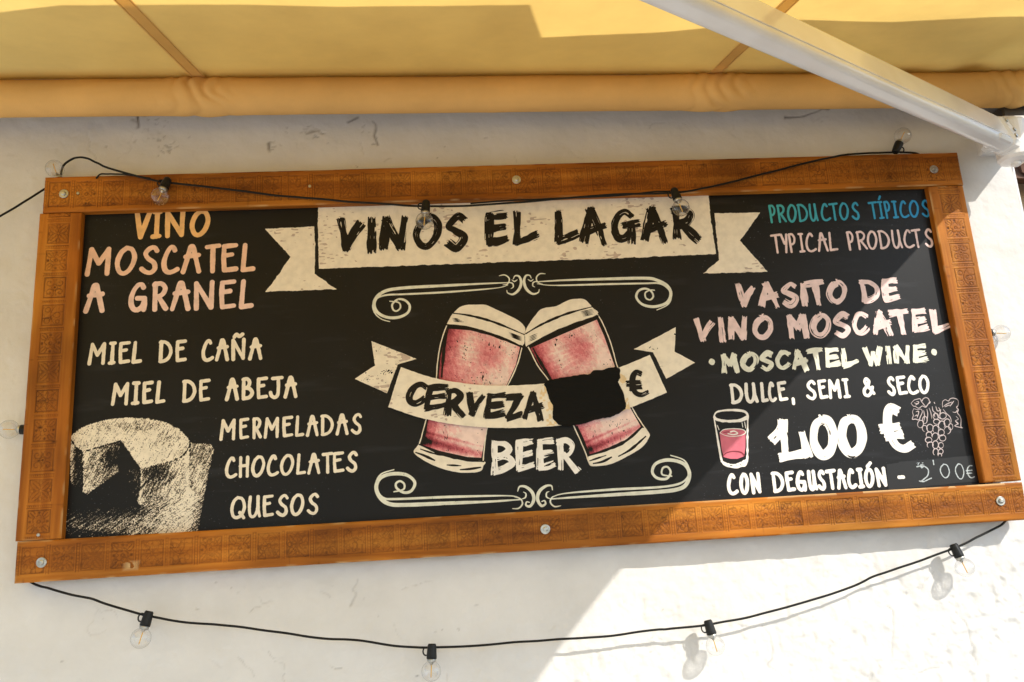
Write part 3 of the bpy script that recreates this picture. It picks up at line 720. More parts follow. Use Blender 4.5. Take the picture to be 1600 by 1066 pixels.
for i, (x, y) in enumerate(((100, 303), (807, 281), (1459, 265), (65, 879), (852, 827), (1563, 783))):
    p = at(x, y, -T); m = MB()
    m.lathe([(0, .0115), (.0015, .0115), (.0022, .0105)], p + np.array([0, -.0002, 0]), (0, -1, 0), 20)
    m.lathe([(.002, .0065), (.0055, .0062), (.0068, .004)], p, (0, -1, 0), 6)
    m.build('bolt', M_steel, board)
for (x, y) in ((122, 302), (484, 291), (60, 836), (1325, 241)):
    p = at(x, y, -T); m = MB(); m.lathe([(0, .004), (.0015, .0036), (.002, .0015)], p, (0, -1, 0), 10); m.build('screw', M_steel, board)

# ------------------------------------------------------------------ printing on the panel
H = 0.0010
def bd(px, py):
    p = at(px, py, PANY); return np.array([p[0], p[2]])
class Zm:
    def __init__(s, x0, y0, sc): s.a = (x0, y0, sc)
    def __call__(s, x, y): return (s.a[0] + x / s.a[2], s.a[1] + y / s.a[2])
    def b(s, x, y): return bd(*s(x, y))
    def poly(s, pts): return [s.b(*p) for p in pts]
def raster(x0, x1, z0, z1, h=H):
    x = np.arange(x0, x1 + h, h); z = np.arange(z0, z1 + h, h); return np.meshgrid(x, z)
def mesh_from_field(acc, X, Z, Fd, lvl, m=0):
    "sheet of all places where the field is positive; lvl counts layers of print"
    y = PANY - 0.0004 - 0.00022 * lvl
    # print stops at the edge of the visible panel
    Fd = np.minimum(Fd, np.minimum(np.minimum(X + 1.1062, 1.1042 - X), np.minimum(Z + .4005, .3990 - Z)))
    ny, nx = Fd.shape; ins = Fd > 0
    c = ins[:-1, :-1].astype(int) + ins[:-1, 1:] + ins[1:, 1:] + ins[1:, :-1]
    full = c == 4
    vs, fs = acc.v, acc.f; n0 = len(acc.f)
    xr = X[0]; zr = Z[:, 0]
    for j in np.nonzero(full.any(1))[0]:
        r_ = full[j].astype(int); d = np.diff(np.concatenate([[0], r_, [0]])); st = np.nonzero(d == 1)[0]; en = np.nonzero(d == -1)[0]
        for a, b_ in zip(st, en):
            k = len(vs); xa, xb = xr[a], xr[b_]
            vs += [(xa, y, zr[j]), (xb, y, zr[j]), (xb, y, zr[j + 1]), (xa, y, zr[j + 1])]; fs.append((k, k + 1, k + 2, k + 3))
    J, I = np.nonzero((c > 0) & (c < 4))
    for j, i in zip(J.tolist(), I.tolist()):
        q = ((i, j), (i + 1, j), (i + 1, j + 1), (i, j + 1)); p = []
        for a in range(4):
            (i0, j0), (i1, j1) = q[a], q[(a + 1) % 4]; f0 = Fd[j0, i0]; f1 = Fd[j1, i1]
            if f0 > 0: p.append((xr[i0], y, zr[j0]))
            if (f0 > 0) != (f1 > 0):
                t = f0 / (f0 - f1); p.append((xr[i0] + (xr[i1] - xr[i0]) * t, y, zr[j0] + (zr[j1] - zr[j0]) * t))
        if len(p) >= 3:
            k = len(vs); vs += p; fs.append(tuple(range(k, k + len(p))))
    acc.m += [m] * (len(acc.f) - n0)

GA = {
 'A': [('s', [(0, 0), (.22, .48), (.40, .93), (.50, 1), (.60, .93), (.78, .48), (.97, 0)]), ('l', [(.14, .60), (.93, .65)])],
 'B': [('l', [(.08, 0), (.1, 1)]), ('s', [(.05, .98), (.45, 1.0), (.72, .83), (.55, .6), (.15, .53)]), ('s', [(.15, .53), (.7, .5), (1, .28), (.7, .06), (.08, .0)])],
 'C': [('s', [(.78, .86), (.66, .98), (.46, .97), (.2, .75), (.02, .42), (.1, .12), (.38, .0), (.72, .03), (1, .11)])],
 'D': [('l', [(.08, 0), (.1, 1)]), ('s', [(.02, .98), (.45, .98), (.86, .78), (1, .45), (.75, .14), (.35, .02), (.05, .01)])],
 'E': [('l', [(.06, .97), (.98, 1)]), ('l', [(.06, .97), (.03, .5), (.1, .03), (1, .07)]), ('l', [(.06, .60), (.68, .64)])],
 'G': [('s', [(.85, .86), (.72, .98), (.46, .96), (.16, .72), (.02, .38), (.16, .08), (.5, .0), (.82, .16), (.95, .4)]), ('l', [(.45, .45), (.95, .44), (.98, .2), (.92, 0)])],
 'H': [('l', [(.06, 1), (.05, 0)]), ('l', [(.95, 1), (.93, 0)]), ('l', [(0, .55), (.9, .57)])],
 'I': [('l', [(.1, 1), (1, 1)]), ('l', [(.58, 1), (.52, 0)]), ('l', [(0, 0), (.95, .02)])],
 'J': [('l', [(.2, .98), (1, 1)]), ('s', [(.68, 1), (.7, .5), (.62, .1), (.35, 0), (.08, .1), (0, .26)])],
 'L': [('l', [(.22, 1), (.04, .02), (1, .06)])],
 'M': [('l', [(0, 0), (.14, .98), (.50, .42), (.93, .98), (.9, 0)])],
 'N': [('l', [(.06, 0), (.02, .98), (.88, .03), (.92, 1)])],
 'O': [('s', [(.52, 1), (.2, .8), (.02, .42), (.16, .08), (.46, 0), (.8, .2), (1, .6), (.84, .93), (.52, 1)])],
 'P': [('l', [(.1, 0), (.05, 1)]), ('s', [(0, .97), (.6, 1), (1, .78), (.75, .5), (.1, .4)])],
 'Q': [('s', [(.45, 1), (.15, .8), (.02, .42), (.14, .08), (.42, 0), (.76, .14), (.97, .5), (.82, .9), (.45, 1)]), ('l', [(.62, .25), (.92, -.02)])],
 'R': [('l', [(.08, 0), (.06, 1)]), ('s', [(0, .96), (.55, 1), (.9, .82), (.7, .58), (.1, .46)]), ('l', [(.35, .5), (1, .03)])],
 'S': [('s', [(.95, .86), (.76, .99), (.46, .95), (.22, .76), (.4, .56), (.78, .38), (.84, .15), (.58, .0), (.25, .04), (0, .16)])],
 'T': [('l', [(0, .96), (1, 1)]), ('l', [(.5, .98), (.5, 0)])],
 'U': [('s', [(.12, 1), (.04, .5), (.12, .1), (.38, .0), (.65, .14), (.82, .5), (.86, 1)]), ('l', [(.84, 1), (.86, .35), (1, .02)])],
 'V': [('l', [(0, 1), (.34, 0), (1, 1)])],
 'Y': [('l', [(0, 1), (.45, .48)]), ('l', [(1, 1), (.55, 0)])],
 ',': [('l', [(.7, .12), (.3, -.12)])],
 '-': [('l', [(0, .5), (1, .5)])],
 '&': [('s', [(1, .12), (.6, .5), (.28, .8), (.45, 1), (.68, .84), (.5, .6), (.1, .35), (.08, .1), (.38, 0), (.72, .16), (.95, .48)])],
 "'": [('l', [(.5, 1), (.5, 0)])],
 '2': [('s', [(.0, .98), (.5, 1), (.85, .75), (.7, .35), (.1, .02)]), ('s', [(.0, .06), (.3, .0), (.6, .08), (1, .2)])],
 '0': [('s', [(.5, 1), (.1, .75), (.02, .4), (.3, .02), (.7, .05), (.98, .45), (.85, .9), (.5, 1)])],
 'e': [('s', [(1, .95), (.6, .95), (.2, .7), (.15, .3), (.5, .02), (1, .08)]), ('l', [(0, .58), (.85, .6)]), ('l', [(0, .38), (.75, .38)])],
}
GA['Ñ'] = GA['N'] + [('s', [(.12, 1.15), (.3, 1.27), (.55, 1.17), (.8, 1.27)])]
GA['Í'] = GA['I'] + [('l', [(.5, 1.18), (.95, 1.36)])]
GA['Ó'] = GA['O'] + [('l', [(.5, 1.16), (.95, 1.36)])]
GB = {
 'A': [('l', [(.03, 0), (.24, .5), (.48, 1)]), ('l', [(.44, 1), (.7, .5), (.93, -.12)]), ('l', [(.16, .26), (.55, .36), (1, .46)])],
 'B': [('l', [(.1, 1), (.02, -.04)]), ('s', [(.05, .96), (.6, .96), (.88, .75), (.55, .55), (.2, .5)]), ('s', [(.2, .52), (.75, .46), (1, .24), (.55, .08), (.02, -.02)])],
 'C': [('s', [(.98, .86), (.7, 1), (.35, .9), (.05, .5), (.12, .12), (.42, 0), (.75, .12), (.92, .24)])],
 'D': [('l', [(.08, 1), (.06, 0)]), ('s', [(.0, .98), (.55, .96), (.98, .62), (.86, .24), (.45, .04), (.08, 0)])],
 'E': [('l', [(.12, .97), (1, 1)]), ('l', [(.16, 1), (.08, .5), (.03, .02)]), ('l', [(.03, .03), (.5, .06), (1, .14)]), ('l', [(.12, .5), (.9, .57)])],
 'G': [('s', [(.72, .86), (.5, 1), (.22, .86), (.02, .45), (.12, .1), (.38, .04), (.62, .2)]), ('l', [(.42, .5), (1, .58)]), ('l', [(.72, .52), (.66, -.08)])],
 'I': [('l', [(.62, 1), (.5, .5), (.38, -.06)])],
 'L': [('l', [(.14, 1), (.12, .5), (.06, .02)]), ('l', [(.04, .0), (.5, .1), (1, .24)])],
 'M': [('l', [(.06, 0), (.12, 1)]), ('l', [(.12, 1), (.52, .45)]), ('l', [(.52, .42), (.88, 1)]), ('l', [(.86, 1), (.95, -.02)])],
 'N': [('l', [(.06, 0), (.18, 1)]), ('l', [(.18, 1), (.72, -.04)]), ('l', [(.74, -.02), (.94, 1)])],
 'O': [('s', [(.62, 1), (.25, .78), (.03, .4), (.16, .06), (.5, -.02), (.86, .28), (.98, .7), (.78, .96), (.5, .98)])],
 'R': [('l', [(.14, 1), (.06, .03)]), ('s', [(.02, .95), (.5, 1), (.82, .8), (.6, .54), (.2, .44)]), ('l', [(.3, .5), (.65, .2), (1, -.08)])],
 'S': [('s', [(.95, .90), (.68, 1), (.3, .84), (.08, .66), (.45, .52), (.9, .34), (.82, .14), (.45, -.02), (.06, .12)])],
 'T': [('l', [(0, .92), (.5, .97), (1, 1)]), ('l', [(.55, .95), (.6, 0)])],
 'V': [('l', [(.02, 1), (.14, .5), (.28, .02)]), ('l', [(.24, .02), (.6, .5), (.96, .82)])],
 'W': [('l', [(0, 1), (.22, 0)]), ('l', [(.22, 0), (.5, .7)]), ('l', [(.5, .7), (.66, 0)]), ('l', [(.66, 0), (1, 1)])],
 'Z': [('l', [(.0, .95), (.9, 1)]), ('l', [(.88, .98), (.08, .05)]), ('l', [(.04, .0), (.5, .06), (1, .16)])],
 '1': [('l', [(0, .52), (.26, .70), (.46, 1)]), ('l', [(.48, 1), (.42, .05)]), ('l', [(.24, 0), (1, .06)])],
 ',': [('l', [(.2, 1), (.75, 0)])],
 '0': [('s', [(.55, 1), (.2, .86), (.0, .42), (.18, .06), (.5, 0), (.86, .22), (1, .62), (.84, .94), (.5, 1)])],
 '€': [('s', [(.66, .94), (.46, 1), (.3, .85), (.25, .5), (.4, .14), (.7, .02), (1, .10)]), ('l', [(0, .52), (.62, .56)]), ('l', [(.14, .33), (.68, .36)])],
}
SEED = [0]
def lerp2(pts, x):
    (xa, ya), (xb, yb) = pts
    return ya + (yb - ya) * (x - xa) / (xb - xa) if xb != xa else ya
def text(name, zm, letters, base, top, wpx, ink_, style='A', lvl=2, label=None, lean=0.0, dry=1.0, rag=0.85):
    "letters: (character, left, right[, top y, base y]) measured at mid height in the photograph"
    wpm = abs(bd(*zm(letters[0][1], base[0][1]))[0] - bd(*zm(letters[0][1] + 100, base[0][1]))[0]) / 100    # metres per unit
    hw = wpx * wpm / 2
    strokes = []
    for L_ in letters:
        ch, xl, xr = L_[:3]; xm = (xl + xr) / 2
        yt, yb = (L_[3], L_[4]) if len(L_) > 3 else (lerp2(top, xm), lerp2(base, xm))
        ym = (yt + yb) / 2
        X0 = zm.b(xl, ym)[0] + hw; X1 = zm.b(xr, ym)[0] - hw
        if X1 < X0: X0 = X1 = (X0 + X1) / 2
        Zb = zm.b(xm, yb)[1] + hw; Zt = zm.b(xm, yt)[1] - hw
        if ch in ",-" and style == 'A': Zb -= hw
        for kind, pts in (GA if style == 'A' else GB)[ch]:
            q = [(X0 + (u + lean * (v - .5)) * (X1 - X0), Zb + v * (Zt - Zb)) for u, v in pts]
            if kind == 's': q = smooth_pts(q, 7)
            elif style == 'B': q = smooth_pts(q, 5)
            strokes.append([np.array(p) for p in q])
    allp = np.array([p for s_ in strokes for p in s_]); pad = hw * 1.8 + .004
    x0, z0 = allp.min(0) - pad; x1, z1 = allp.max(0) + pad
    h = .0010 if style == 'A' else .0008
    X, Z = raster(x0, x1, z0, z1, h); Fd = np.full(X.shape, -1.)
    for st in strokes:
        SEED[0] += 1; sd_ = SEED[0]; a = np.array(st)
        i0, i1 = np.searchsorted(X[0], [a[:, 0].min() - pad, a[:, 0].max() + pad]); j0, j1 = np.searchsorted(Z[:, 0], [a[:, 1].min() - pad, a[:, 1].max() + pad])
        sl_ = (slice(j0, j1), slice(i0, i1)); xx, zz = X[sl_], Z[sl_]
        D, U, V, ln = seg_dist(xx, zz, st)
        if style == 'A':
            f_ = hw * (0.96 + .22 * (vn(U / .02, U * 0 + sd_ * 3.7, sd_) - .5)) - D + .0006 * (vn(xx * 300, zz * 300, sd_ + 1) - .5)
        else:
            t = U / max(ln, 1e-6)
            wid = hw * (0.98 + .30 * vn(U / .03, V * 0 + sd_ * 1.3, sd_)) * (1 + .18 * np.sin(t * 3.1 + sd_))
            r_ = V / hw
            f_ = wid - np.abs(V) + .0011 * rag * (vn(U / .012, r_ * 1.5, sd_ + 1) - .5) * 2
            # ragged ends: the bristles stop at different places
            over = np.maximum(D - np.abs(V), 0)
            jag = hw * (.15 + .5 * (1 - rag) + .95 * rag * vn(r_ * 5.5 + sd_, r_ * 0 + sd_, sd_ + 2)) 
            f_ = np.minimum(f_, jag - np.sqrt(np.maximum(D ** 2 - V ** 2, 0)))
            # dry streaks along the stroke, more of them on one side and towards the end
            sk = vn(r_ * 5.0 + sd_ * .7, U / .022 + sd_, sd_ + 3)
            side_ = .5 + .5 * np.clip(r_ * (1 if sd_ % 2 else -1), -1, 1)
            thr = .95 - .72 * dry * (.16 * np.clip(side_ * 1.3 - .25, 0, 1) + .18 * np.clip((t - .55) / .45, 0, 1) * side_ + .05)
            f_ = np.minimum(f_, (thr - sk) * .006)
        Fd[sl_] = np.maximum(Fd[sl_], f_)
    acc = MB(); mesh_from_field(acc, X, Z, Fd, lvl)
    o = acc.build(name, ink_, board)
    if label: o['label'] = label
    return o
A1_ = Zm(120, 320, 5.3333); A2_ = Zm(120, 510, 4.4444); A3_ = Zm(330, 640, 5.924); A4_ = Zm(510, 310, 5.3333); A5_ = Zm(800, 300, 5.3333)
A6_ = Zm(1190, 300, 5.7143); A7_ = Zm(1080, 425, 3.9024); A8_ = Zm(1100, 570, 3.6364); Z8 = Zm(1060, 540, 2.963); B1 = Zm(540, 500, 4.1); B2 = Zm(820, 460, 3.5536)
B3 = Zm(660, 460, 5.3333); B4 = Zm(570, 700, 3.0769); B5 = Zm(570, 420, 3.2); A9 = Zm(90, 640, 5.3308); A10 = Zm(1400, 610, 7.107)
Z2 = Zm(400, 290, 3.9475); Z3 = Zm(760, 290, 3.478)
text('lettering', A1_, [('V', 478, 628), ('I', 618, 715), ('N', 730, 915), ('O', 938, 1116)], ((530, 292), (1030, 272)), ((490, 44), (1030, 36)), 44, I_orange, label='orange word VINO')
text('lettering', A1_, [('M', 72, 298), ('O', 315, 503), ('S', 523, 695), ('C', 705, 862), ('A', 868, 1046), ('T', 1063, 1205), ('E', 1200, 1348), ('L', 1362, 1490)], ((95, 600), (1430, 568)), ((100, 350), (1390, 318)), 44, I_peach, label='peach word MOSCATEL')
text('lettering', A1_, [('A', 60, 243), ('G', 430, 594), ('R', 625, 766), ('A', 778, 956), ('N', 970, 1160), ('E', 1183, 1332), ('L', 1348, 1476)], ((80, 908), (1420, 875)), ((185, 652), (1390, 620)), 44, I_pinkish, label='pale pink words A GRANEL')
text('lettering', A2_, [('M', 78, 210), ('I', 218, 276), ('E', 288, 376), ('L', 381, 456), ('D', 565, 667), ('E', 683, 766), ('C', 865, 956), ('A', 960, 1062), ('Ñ', 1070, 1180), ('A', 1190, 1293)], ((90, 273), (1285, 236)), ((95, 110), (1250, 77)), 27, I_cream, label='cream words MIEL DE CAÑA')
text('lettering', A2_, [('M', 240, 370), ('I', 378, 442), ('E', 453, 534), ('L', 546, 619), ('D', 728, 832), ('E', 846, 930), ('A', 1030, 1130), ('B', 1140, 1232), ('E', 1246, 1330), ('J', 1333, 1437), ('A', 1435, 1536)], ((250, 555), (1530, 500)), ((260, 388), (1500, 342)), 27, I_cream, label='cream words MIEL DE ABEJA')
text('lettering', A3_, [('M', 77, 236), ('E', 256, 355), ('R', 378, 472), ('M', 486, 638), ('E', 656, 762), ('L', 773, 862), ('A', 876, 998), ('D', 1008, 1136), ('A', 1150, 1274), ('S', 1290, 1404)], ((95, 292), (1370, 232)), ((100, 86), (1370, 30)), 31, I_cream, label='cream word MERMELADAS')
text('lettering', A3_, [('C', 127, 245), ('H', 253, 356), ('O', 368, 502), ('C', 512, 630), ('O', 634, 770), ('L', 783, 880), ('A', 888, 1014), ('T', 1023, 1133), ('E', 1123, 1234), ('S', 1246, 1364)], ((190, 640), (1300, 585)), ((190, 434), (1330, 382)), 31, I_cream, label='cream word CHOCOLATES')
text('lettering', A3_, [('Q', 175, 327), ('U', 335, 464), ('E', 474, 582), ('S', 600, 724), ('O', 727, 864), ('S', 883, 1005)], ((250, 1016), (940, 978)), ((250, 800), (970, 768)), 31, I_cream, label='cream word QUESOS')
# headline banner
def rough_poly(zpts, amp=.002, fr=90, sd_=1):
    P_ = np.array(zpts); x0, z0 = P_.min(0) - .006; x1, z1 = P_.max(0) + .006
    X, Z = raster(x0, x1, z0, z1); f_ = poly_sdf(X, Z, zpts) + amp * 2 * (fbm(X * fr, Z * fr, sd_, 3) - .5)
    return X, Z, f_
def flecked(name, zpts, ink_, lvl=0, sd_=1, dens=.70, label=None, amp=.002, holes=False):
    X, Z, f_ = rough_poly(zpts, amp, 90, sd_); acc = MB()
    fl = vn(X * 90 + Z * 20, Z * 260 - X * 20, sd_ + 2) * .62 + .38 * vn(X * 16, Z * 22, sd_ + 3)
    if holes: f_ = np.minimum(f_, (dens + .10 - vn(X * 420, Z * 420, sd_) * .6 - .4 * vn(X * 40, Z * 60, sd_ + 1)) * .02)
    mesh_from_field(acc, X, Z, f_, lvl, 0)
    mesh_from_field(acc, X, Z, np.minimum(f_ - .001, (fl - dens) * .02), lvl + 1, 1)
    o = acc.build(name, [ink_, I_fleck], board)
    if label: o['label'] = label
    return o
flecked('banner', [bd(496.5, 306), bd(1106, 288), bd(1110, 340), bd(1119, 397), bd(960, 404), bd(700, 413), bd(498, 420.5)], I_cream, 0, 1, .79, 'cream headline banner')
flecked('banner_tail', Z2.poly([(57, 268), (360, 252), (366, 400), (362, 545), (495, 640), (60, 655), (140, 545), (212, 440)]), I_cream, 0, 3, .76)
flecked('banner_tail', Z3.poly([(1240, 152), (1487, 147), (1378, 300), (1530, 470), (1178, 478), (1265, 405), (1250, 260)]), I_cream, 0, 5, .76)
text('lettering', A4_, [('V', 90, 322, 150, 455), ('I', 332, 424, 150, 455), ('N', 430, 700, 145, 438), ('O', 712, 968, 128, 424), ('S', 980, 1182, 120, 436)], ((150, 452), (1040, 428)), ((100, 160), (1080, 125)), 64, I_black, 'B', 3, 'black brush word VINOS', dry=1.0)
text('lettering', A5_, [('E', -234, -25, 164, 456), ('L', -8, 230, 150, 452), ('L', 340, 562, 145, 440), ('A', 552, 790, 122, 430), ('G', 816, 1082, 138, 428), ('A', 1060, 1296, 112, 415), ('R', 1322, 1558, 112, 408)], ((360, 440), (1500, 400)), ((370, 150), (1450, 105)), 62, I_black, 'B', 3, 'black brush words EL LAGAR', dry=1.1)
# small columns on the right
text('lettering', A6_, [('P', 66, 128), ('R', 138, 216), ('O', 222, 314), ('D', 318, 413), ('U', 420, 500), ('C', 523, 612), ('T', 603, 690), ('O', 686, 780), ('S', 795, 876), ('T', 955, 1040), ('Í', 1036, 1088), ('P', 1094, 1152), ('I', 1160, 1216), ('C', 1225, 1312), ('O', 1310, 1405), ('S', 1420, 1502)], ((90, 282), (1470, 228)), ((80, 116), (1480, 68)), 20, I_teal, label='turquoise words PRODUCTOS TÍPICOS')
text('lettering', A6_, [('T', 82, 180), ('Y', 172, 240), ('P', 240, 308), ('I', 325, 382), ('C', 386, 484), ('A', 490, 590), ('L', 592, 674), ('P', 762, 826), ('R', 848, 938), ('O', 935, 1034), ('D', 1040, 1144), ('U', 1156, 1250), ('C', 1260, 1358), ('T', 1340, 1428), ('S', 1447, 1532)], ((140, 553), (1500, 498)), ((90, 376), (1490, 326)), 21, I_rose, label='pink words TYPICAL PRODUCTS')
text('lettering', A7_, [('V', 275, 398, 65, 218), ('A', 402, 535, 58, 215), ('S', 543, 656, 58, 215), ('I', 664, 708, 62, 210), ('T', 690, 823, 48, 213), ('O', 820, 954, 48, 196), ('D', 1028, 1152, 44, 190), ('E', 1158, 1270, 38, 187)], ((310, 218), (1250, 185)), ((280, 72), (1250, 40)), 33, I_rose, 'B', 3, 'pink brush words VASITO DE')
text('lettering', A7_, [('V', 20, 150, 275, 432), ('I', 162, 207, 272, 428), ('N', 214, 354, 268, 416), ('O', 365, 505, 262, 412), ('M', 580, 716, 255, 412), ('O', 720, 856, 248, 402), ('S', 860, 974, 244, 404), ('C', 972, 1088, 240, 390), ('A', 1092, 1222, 230, 385), ('T', 1206, 1338, 226, 390), ('E', 1338, 1444, 224, 374), ('L', 1453, 1578, 222, 374)], ((60, 430), (1480, 370)), ((25, 280), (1450, 225)), 33, I_rose, 'B', 3, 'pink brush words VINO MOSCATEL')
text('lettering', A7_, [('M', 177, 292, 495, 622), ('O', 296, 412, 486, 606), ('S', 413, 506, 482, 606), ('C', 508, 612, 476, 600), ('A', 604, 712, 470, 600), ('T', 704, 812, 462, 602), ('E', 810, 908, 462, 586), ('L', 906, 1020, 460, 584), ('W', 1052, 1170, 452, 576), ('I', 1180, 1224, 448, 562), ('N', 1224, 1344, 444, 562), ('E', 1348, 1442, 440, 560)], ((190, 622), (1400, 555)), ((190, 500), (1400, 440)), 27, I_sage, 'B', 3, 'white brush words MOSCATEL WINE', dry=.9)
for (x, y) in ((125, 549), (1480, 490)):
    c = A7_.b(x, y); X, Z = raster(c[0] - .016, c[0] + .016, c[1] - .016, c[1] + .016); acc = MB()
    mesh_from_field(acc, X, Z, .0078 - np.hypot(X - c[0], (Z - c[1]) * .92) + .0012 * (vn(X * 200, Z * 200, 3) - .5), 2); acc.build('dot', I_sage, board)
text('lettering', A8_, [('D', 145, 222), ('U', 228, 304), ('L', 318, 362), ('C', 360, 410), ('E', 416, 474), (',', 488, 510), ('S', 574, 642), ('E', 646, 702), ('M', 702, 780), ('I', 784, 828), ('&', 893, 968), ('S', 1034, 1090), ('E', 1092, 1152), ('C', 1150, 1216), ('O', 1214, 1282)], ((165, 226), (1260, 168)), ((155, 106), (1250, 56)), 19, I_white, label='white words DULCE, SEMI & SECO')
text('price', A8_, [('1', 368, 556, 303, 548), (',', 540, 608, 372, 538), ('0', 598, 756, 292, 534), ('0', 758, 920, 285, 524), ('€', 988, 1184, 226, 508)], ((430, 545), (1100, 500)), ((430, 300), (1100, 230)), 44, I_white, 'B', 3, 'large white price 1,00 €', dry=.4, rag=.4)
text('lettering', Z8, [('C', 222, 276), ('O', 280, 328), ('N', 332, 384), ('D', 430, 490), ('E', 494, 540), ('G', 541, 592), ('U', 596, 642), ('S', 640, 684), ('T', 682, 734), ('A', 728, 778), ('C', 778, 824), ('I', 826, 858), ('Ó', 857, 908), ('N', 912, 966), ('-', 1012, 1048)], ((250, 695), (935, 658)), ((250, 590), (935, 562)), 17, I_white, label='white words CON DEGUSTACIÓN -')
# taped patch with a chalked price
acc = MB()
for q in ([(1385, 726), (1414, 722), (1417, 762), (1388, 767)], [(1404, 722), (1520, 712), (1527, 752), (1408, 764)]):
    X, Z, f_ = rough_poly([bd(*p) for p in q], .001, 50, 4); mesh_from_field(acc, X, Z, f_, 1 if q[0][0] == 1385 else 1.5)
acc.build('tape_patch', I_tape, board)
text('chalk_price', A8_, [('2', 1212, 1290, 572, 668), ("'", 1296, 1308, 540, 572), ('0', 1338, 1396, 562, 645), ('0', 1424, 1478, 560, 652), ('e', 1486, 1532, 568, 648)], ((1212, 665), (1500, 645)), ((1212, 570), (1500, 565)), 6.5, I_chalk, 'A', 4, "chalked price 2'00€")
acc = MB(); c = A10.b(270, 830); X, Z = raster(c[0] - .02, c[0] + .02, c[1] - .014, c[1] + .014, .0008)
mesh_from_field(acc, X, Z, (vn(X * 500, Z * 500, 2) - .55 - np.hypot((X - c[0]) / .014, (Z - c[1]) / .009) ** 2 * .35) * .004, 3); acc.build('chalk_smudge', I_chalk, board)

# scroll ornaments
def scroll(zm, strokes, name='scroll_ornament', ink_=None, lvl=2):
    ss = []
    for pts, w0, w1 in strokes: ss.append((smooth_pts([zm.b(*p) for p in pts], 8), w0, w1))
    a = np.array([p for s_ in ss for p in s_[0]]); x0, z0 = a.min(0) - .008; x1, z1 = a.max(0) + .008
    X, Z = raster(x0, x1, z0, z1, .0009); Fd = np.full(X.shape, -1.)
    for k, (st, w0, w1) in enumerate(ss):
        aa = np.array(st); i0, i1 = np.searchsorted(X[0], [aa[:, 0].min() - .008, aa[:, 0].max() + .008]); j0, j1 = np.searchsorted(Z[:, 0], [aa[:, 1].min() - .008, aa[:, 1].max() + .008]); sl_ = (slice(j0, j1), slice(i0, i1))
        D, U, V, ln = seg_dist(X[sl_], Z[sl_], st); t = U / ln
        w = w0 + (w1 - w0) * np.sin(np.clip(t, 0, 1) * math.pi) + .0004 * (vn(U * 60, U * 0 + k, k) - .5)
        Fd[sl_] = np.maximum(Fd[sl_], np.minimum(w - D, (.97 - vn(X[sl_] * 300, Z[sl_] * 300, k)) * .004))
    acc = MB(); mesh_from_field(acc, X, Z, Fd, lvl); return acc.build(name, ink_ or I_sage, board)
scroll(B5, [([(722, 70), (600, 75), (400, 85), (180, 98), (90, 118), (48, 165), (60, 215), (110, 243), (170, 243), (215, 220), (224, 185), (200, 158), (165, 155), (138, 178), (142, 205), (160, 212), (178, 195), (170, 170), (125, 163)], .0014, .0042),
            ([(715, 82), (650, 98), (400, 118), (200, 128), (110, 132), (60, 150), (40, 185), (52, 225), (85, 253), (125, 265)], .0010, .0026),
            ([(672, 36), (700, 32), (722, 50), (715, 75), (690, 82)], .0008, .0018), ([(715, 68), (738, 74), (742, 92), (730, 100)], .0008, .002),
            ([(742, 52), (752, 36), (772, 40), (782, 70), (770, 105), (742, 128), (715, 122), (710, 108)], .0010, .0036), ([(735, 56), (748, 64), (762, 56)], .0008, .0016)])
scroll(B5, [([(858, 66), (1000, 58), (1200, 52), (1400, 48), (1460, 58), (1510, 85), (1530, 125), (1510, 170), (1450, 190), (1390, 180), (1358, 145), (1368, 112), (1400, 100), (1430, 112), (1442, 138), (1428, 155), (1406, 148), (1402, 122), (1425, 108), (1448, 108)], .0014, .0042),
            ([(862, 76), (950, 84), (1200, 78), (1400, 74), (1470, 74), (1515, 100), (1532, 140), (1515, 180), (1460, 207)], .0010, .0026),
            ([(902, 26), (875, 26), (858, 45), (865, 68), (890, 78)], .0008, .0018), ([(862, 62), (842, 70), (840, 86), (850, 92)], .0008, .002),
            ([(832, 48), (824, 34), (805, 36), (796, 65), (808, 102), (838, 126), (866, 120), (872, 104)], .0010, .0036), ([(842, 54), (830, 62), (816, 54)], .0008, .0016)])
scroll(B4, [([(752, 248), (600, 258), (400, 266), (200, 274), (120, 270), (75, 240), (55, 190), (75, 145), (130, 125), (200, 130), (240, 165), (225, 205), (190, 215), (155, 195), (150, 172), (170, 160), (190, 175), (185, 200), (140, 211)], .0016, .0048),
            ([(742, 240), (680, 230), (400, 236), (150, 246), (90, 240), (60, 205), (55, 165), (80, 125), (140, 105)], .0012, .0030),
            ([(710, 292), (740, 290), (758, 268), (748, 245), (720, 236)], .0008, .002), ([(755, 246), (772, 238), (774, 220), (762, 212)], .0008, .002),
            ([(735, 208), (745, 186), (775, 188), (805, 215), (812, 250), (795, 280), (775, 276), (778, 260), (792, 262)], .0012, .0040)])
scroll(B4, [([(892, 246), (1000, 238), (1200, 225), (1400, 212), (1500, 200), (1545, 175), (1560, 120), (1530, 75), (1460, 58), (1400, 75), (1382, 115), (1405, 145), (1450, 148), (1470, 118), (1455, 92), (1432, 98), (1430, 128), (1475, 136)], .0016, .0048),
            ([(902, 236), (970, 218), (1200, 200), (1400, 190), (1500, 176), (1545, 150), (1560, 110), (1535, 60), (1470, 36)], .0012, .0030),
            ([(942, 278), (912, 282), (892, 262), (900, 238), (925, 228)], .0008, .002), ([(890, 244), (874, 236), (874, 216), (886, 210)], .0008, .002),
            ([(902, 202), (896, 182), (870, 184), (840, 208), (830, 245), (848, 278), (868, 270), (864, 254), (850, 258)], .0012, .0040)])

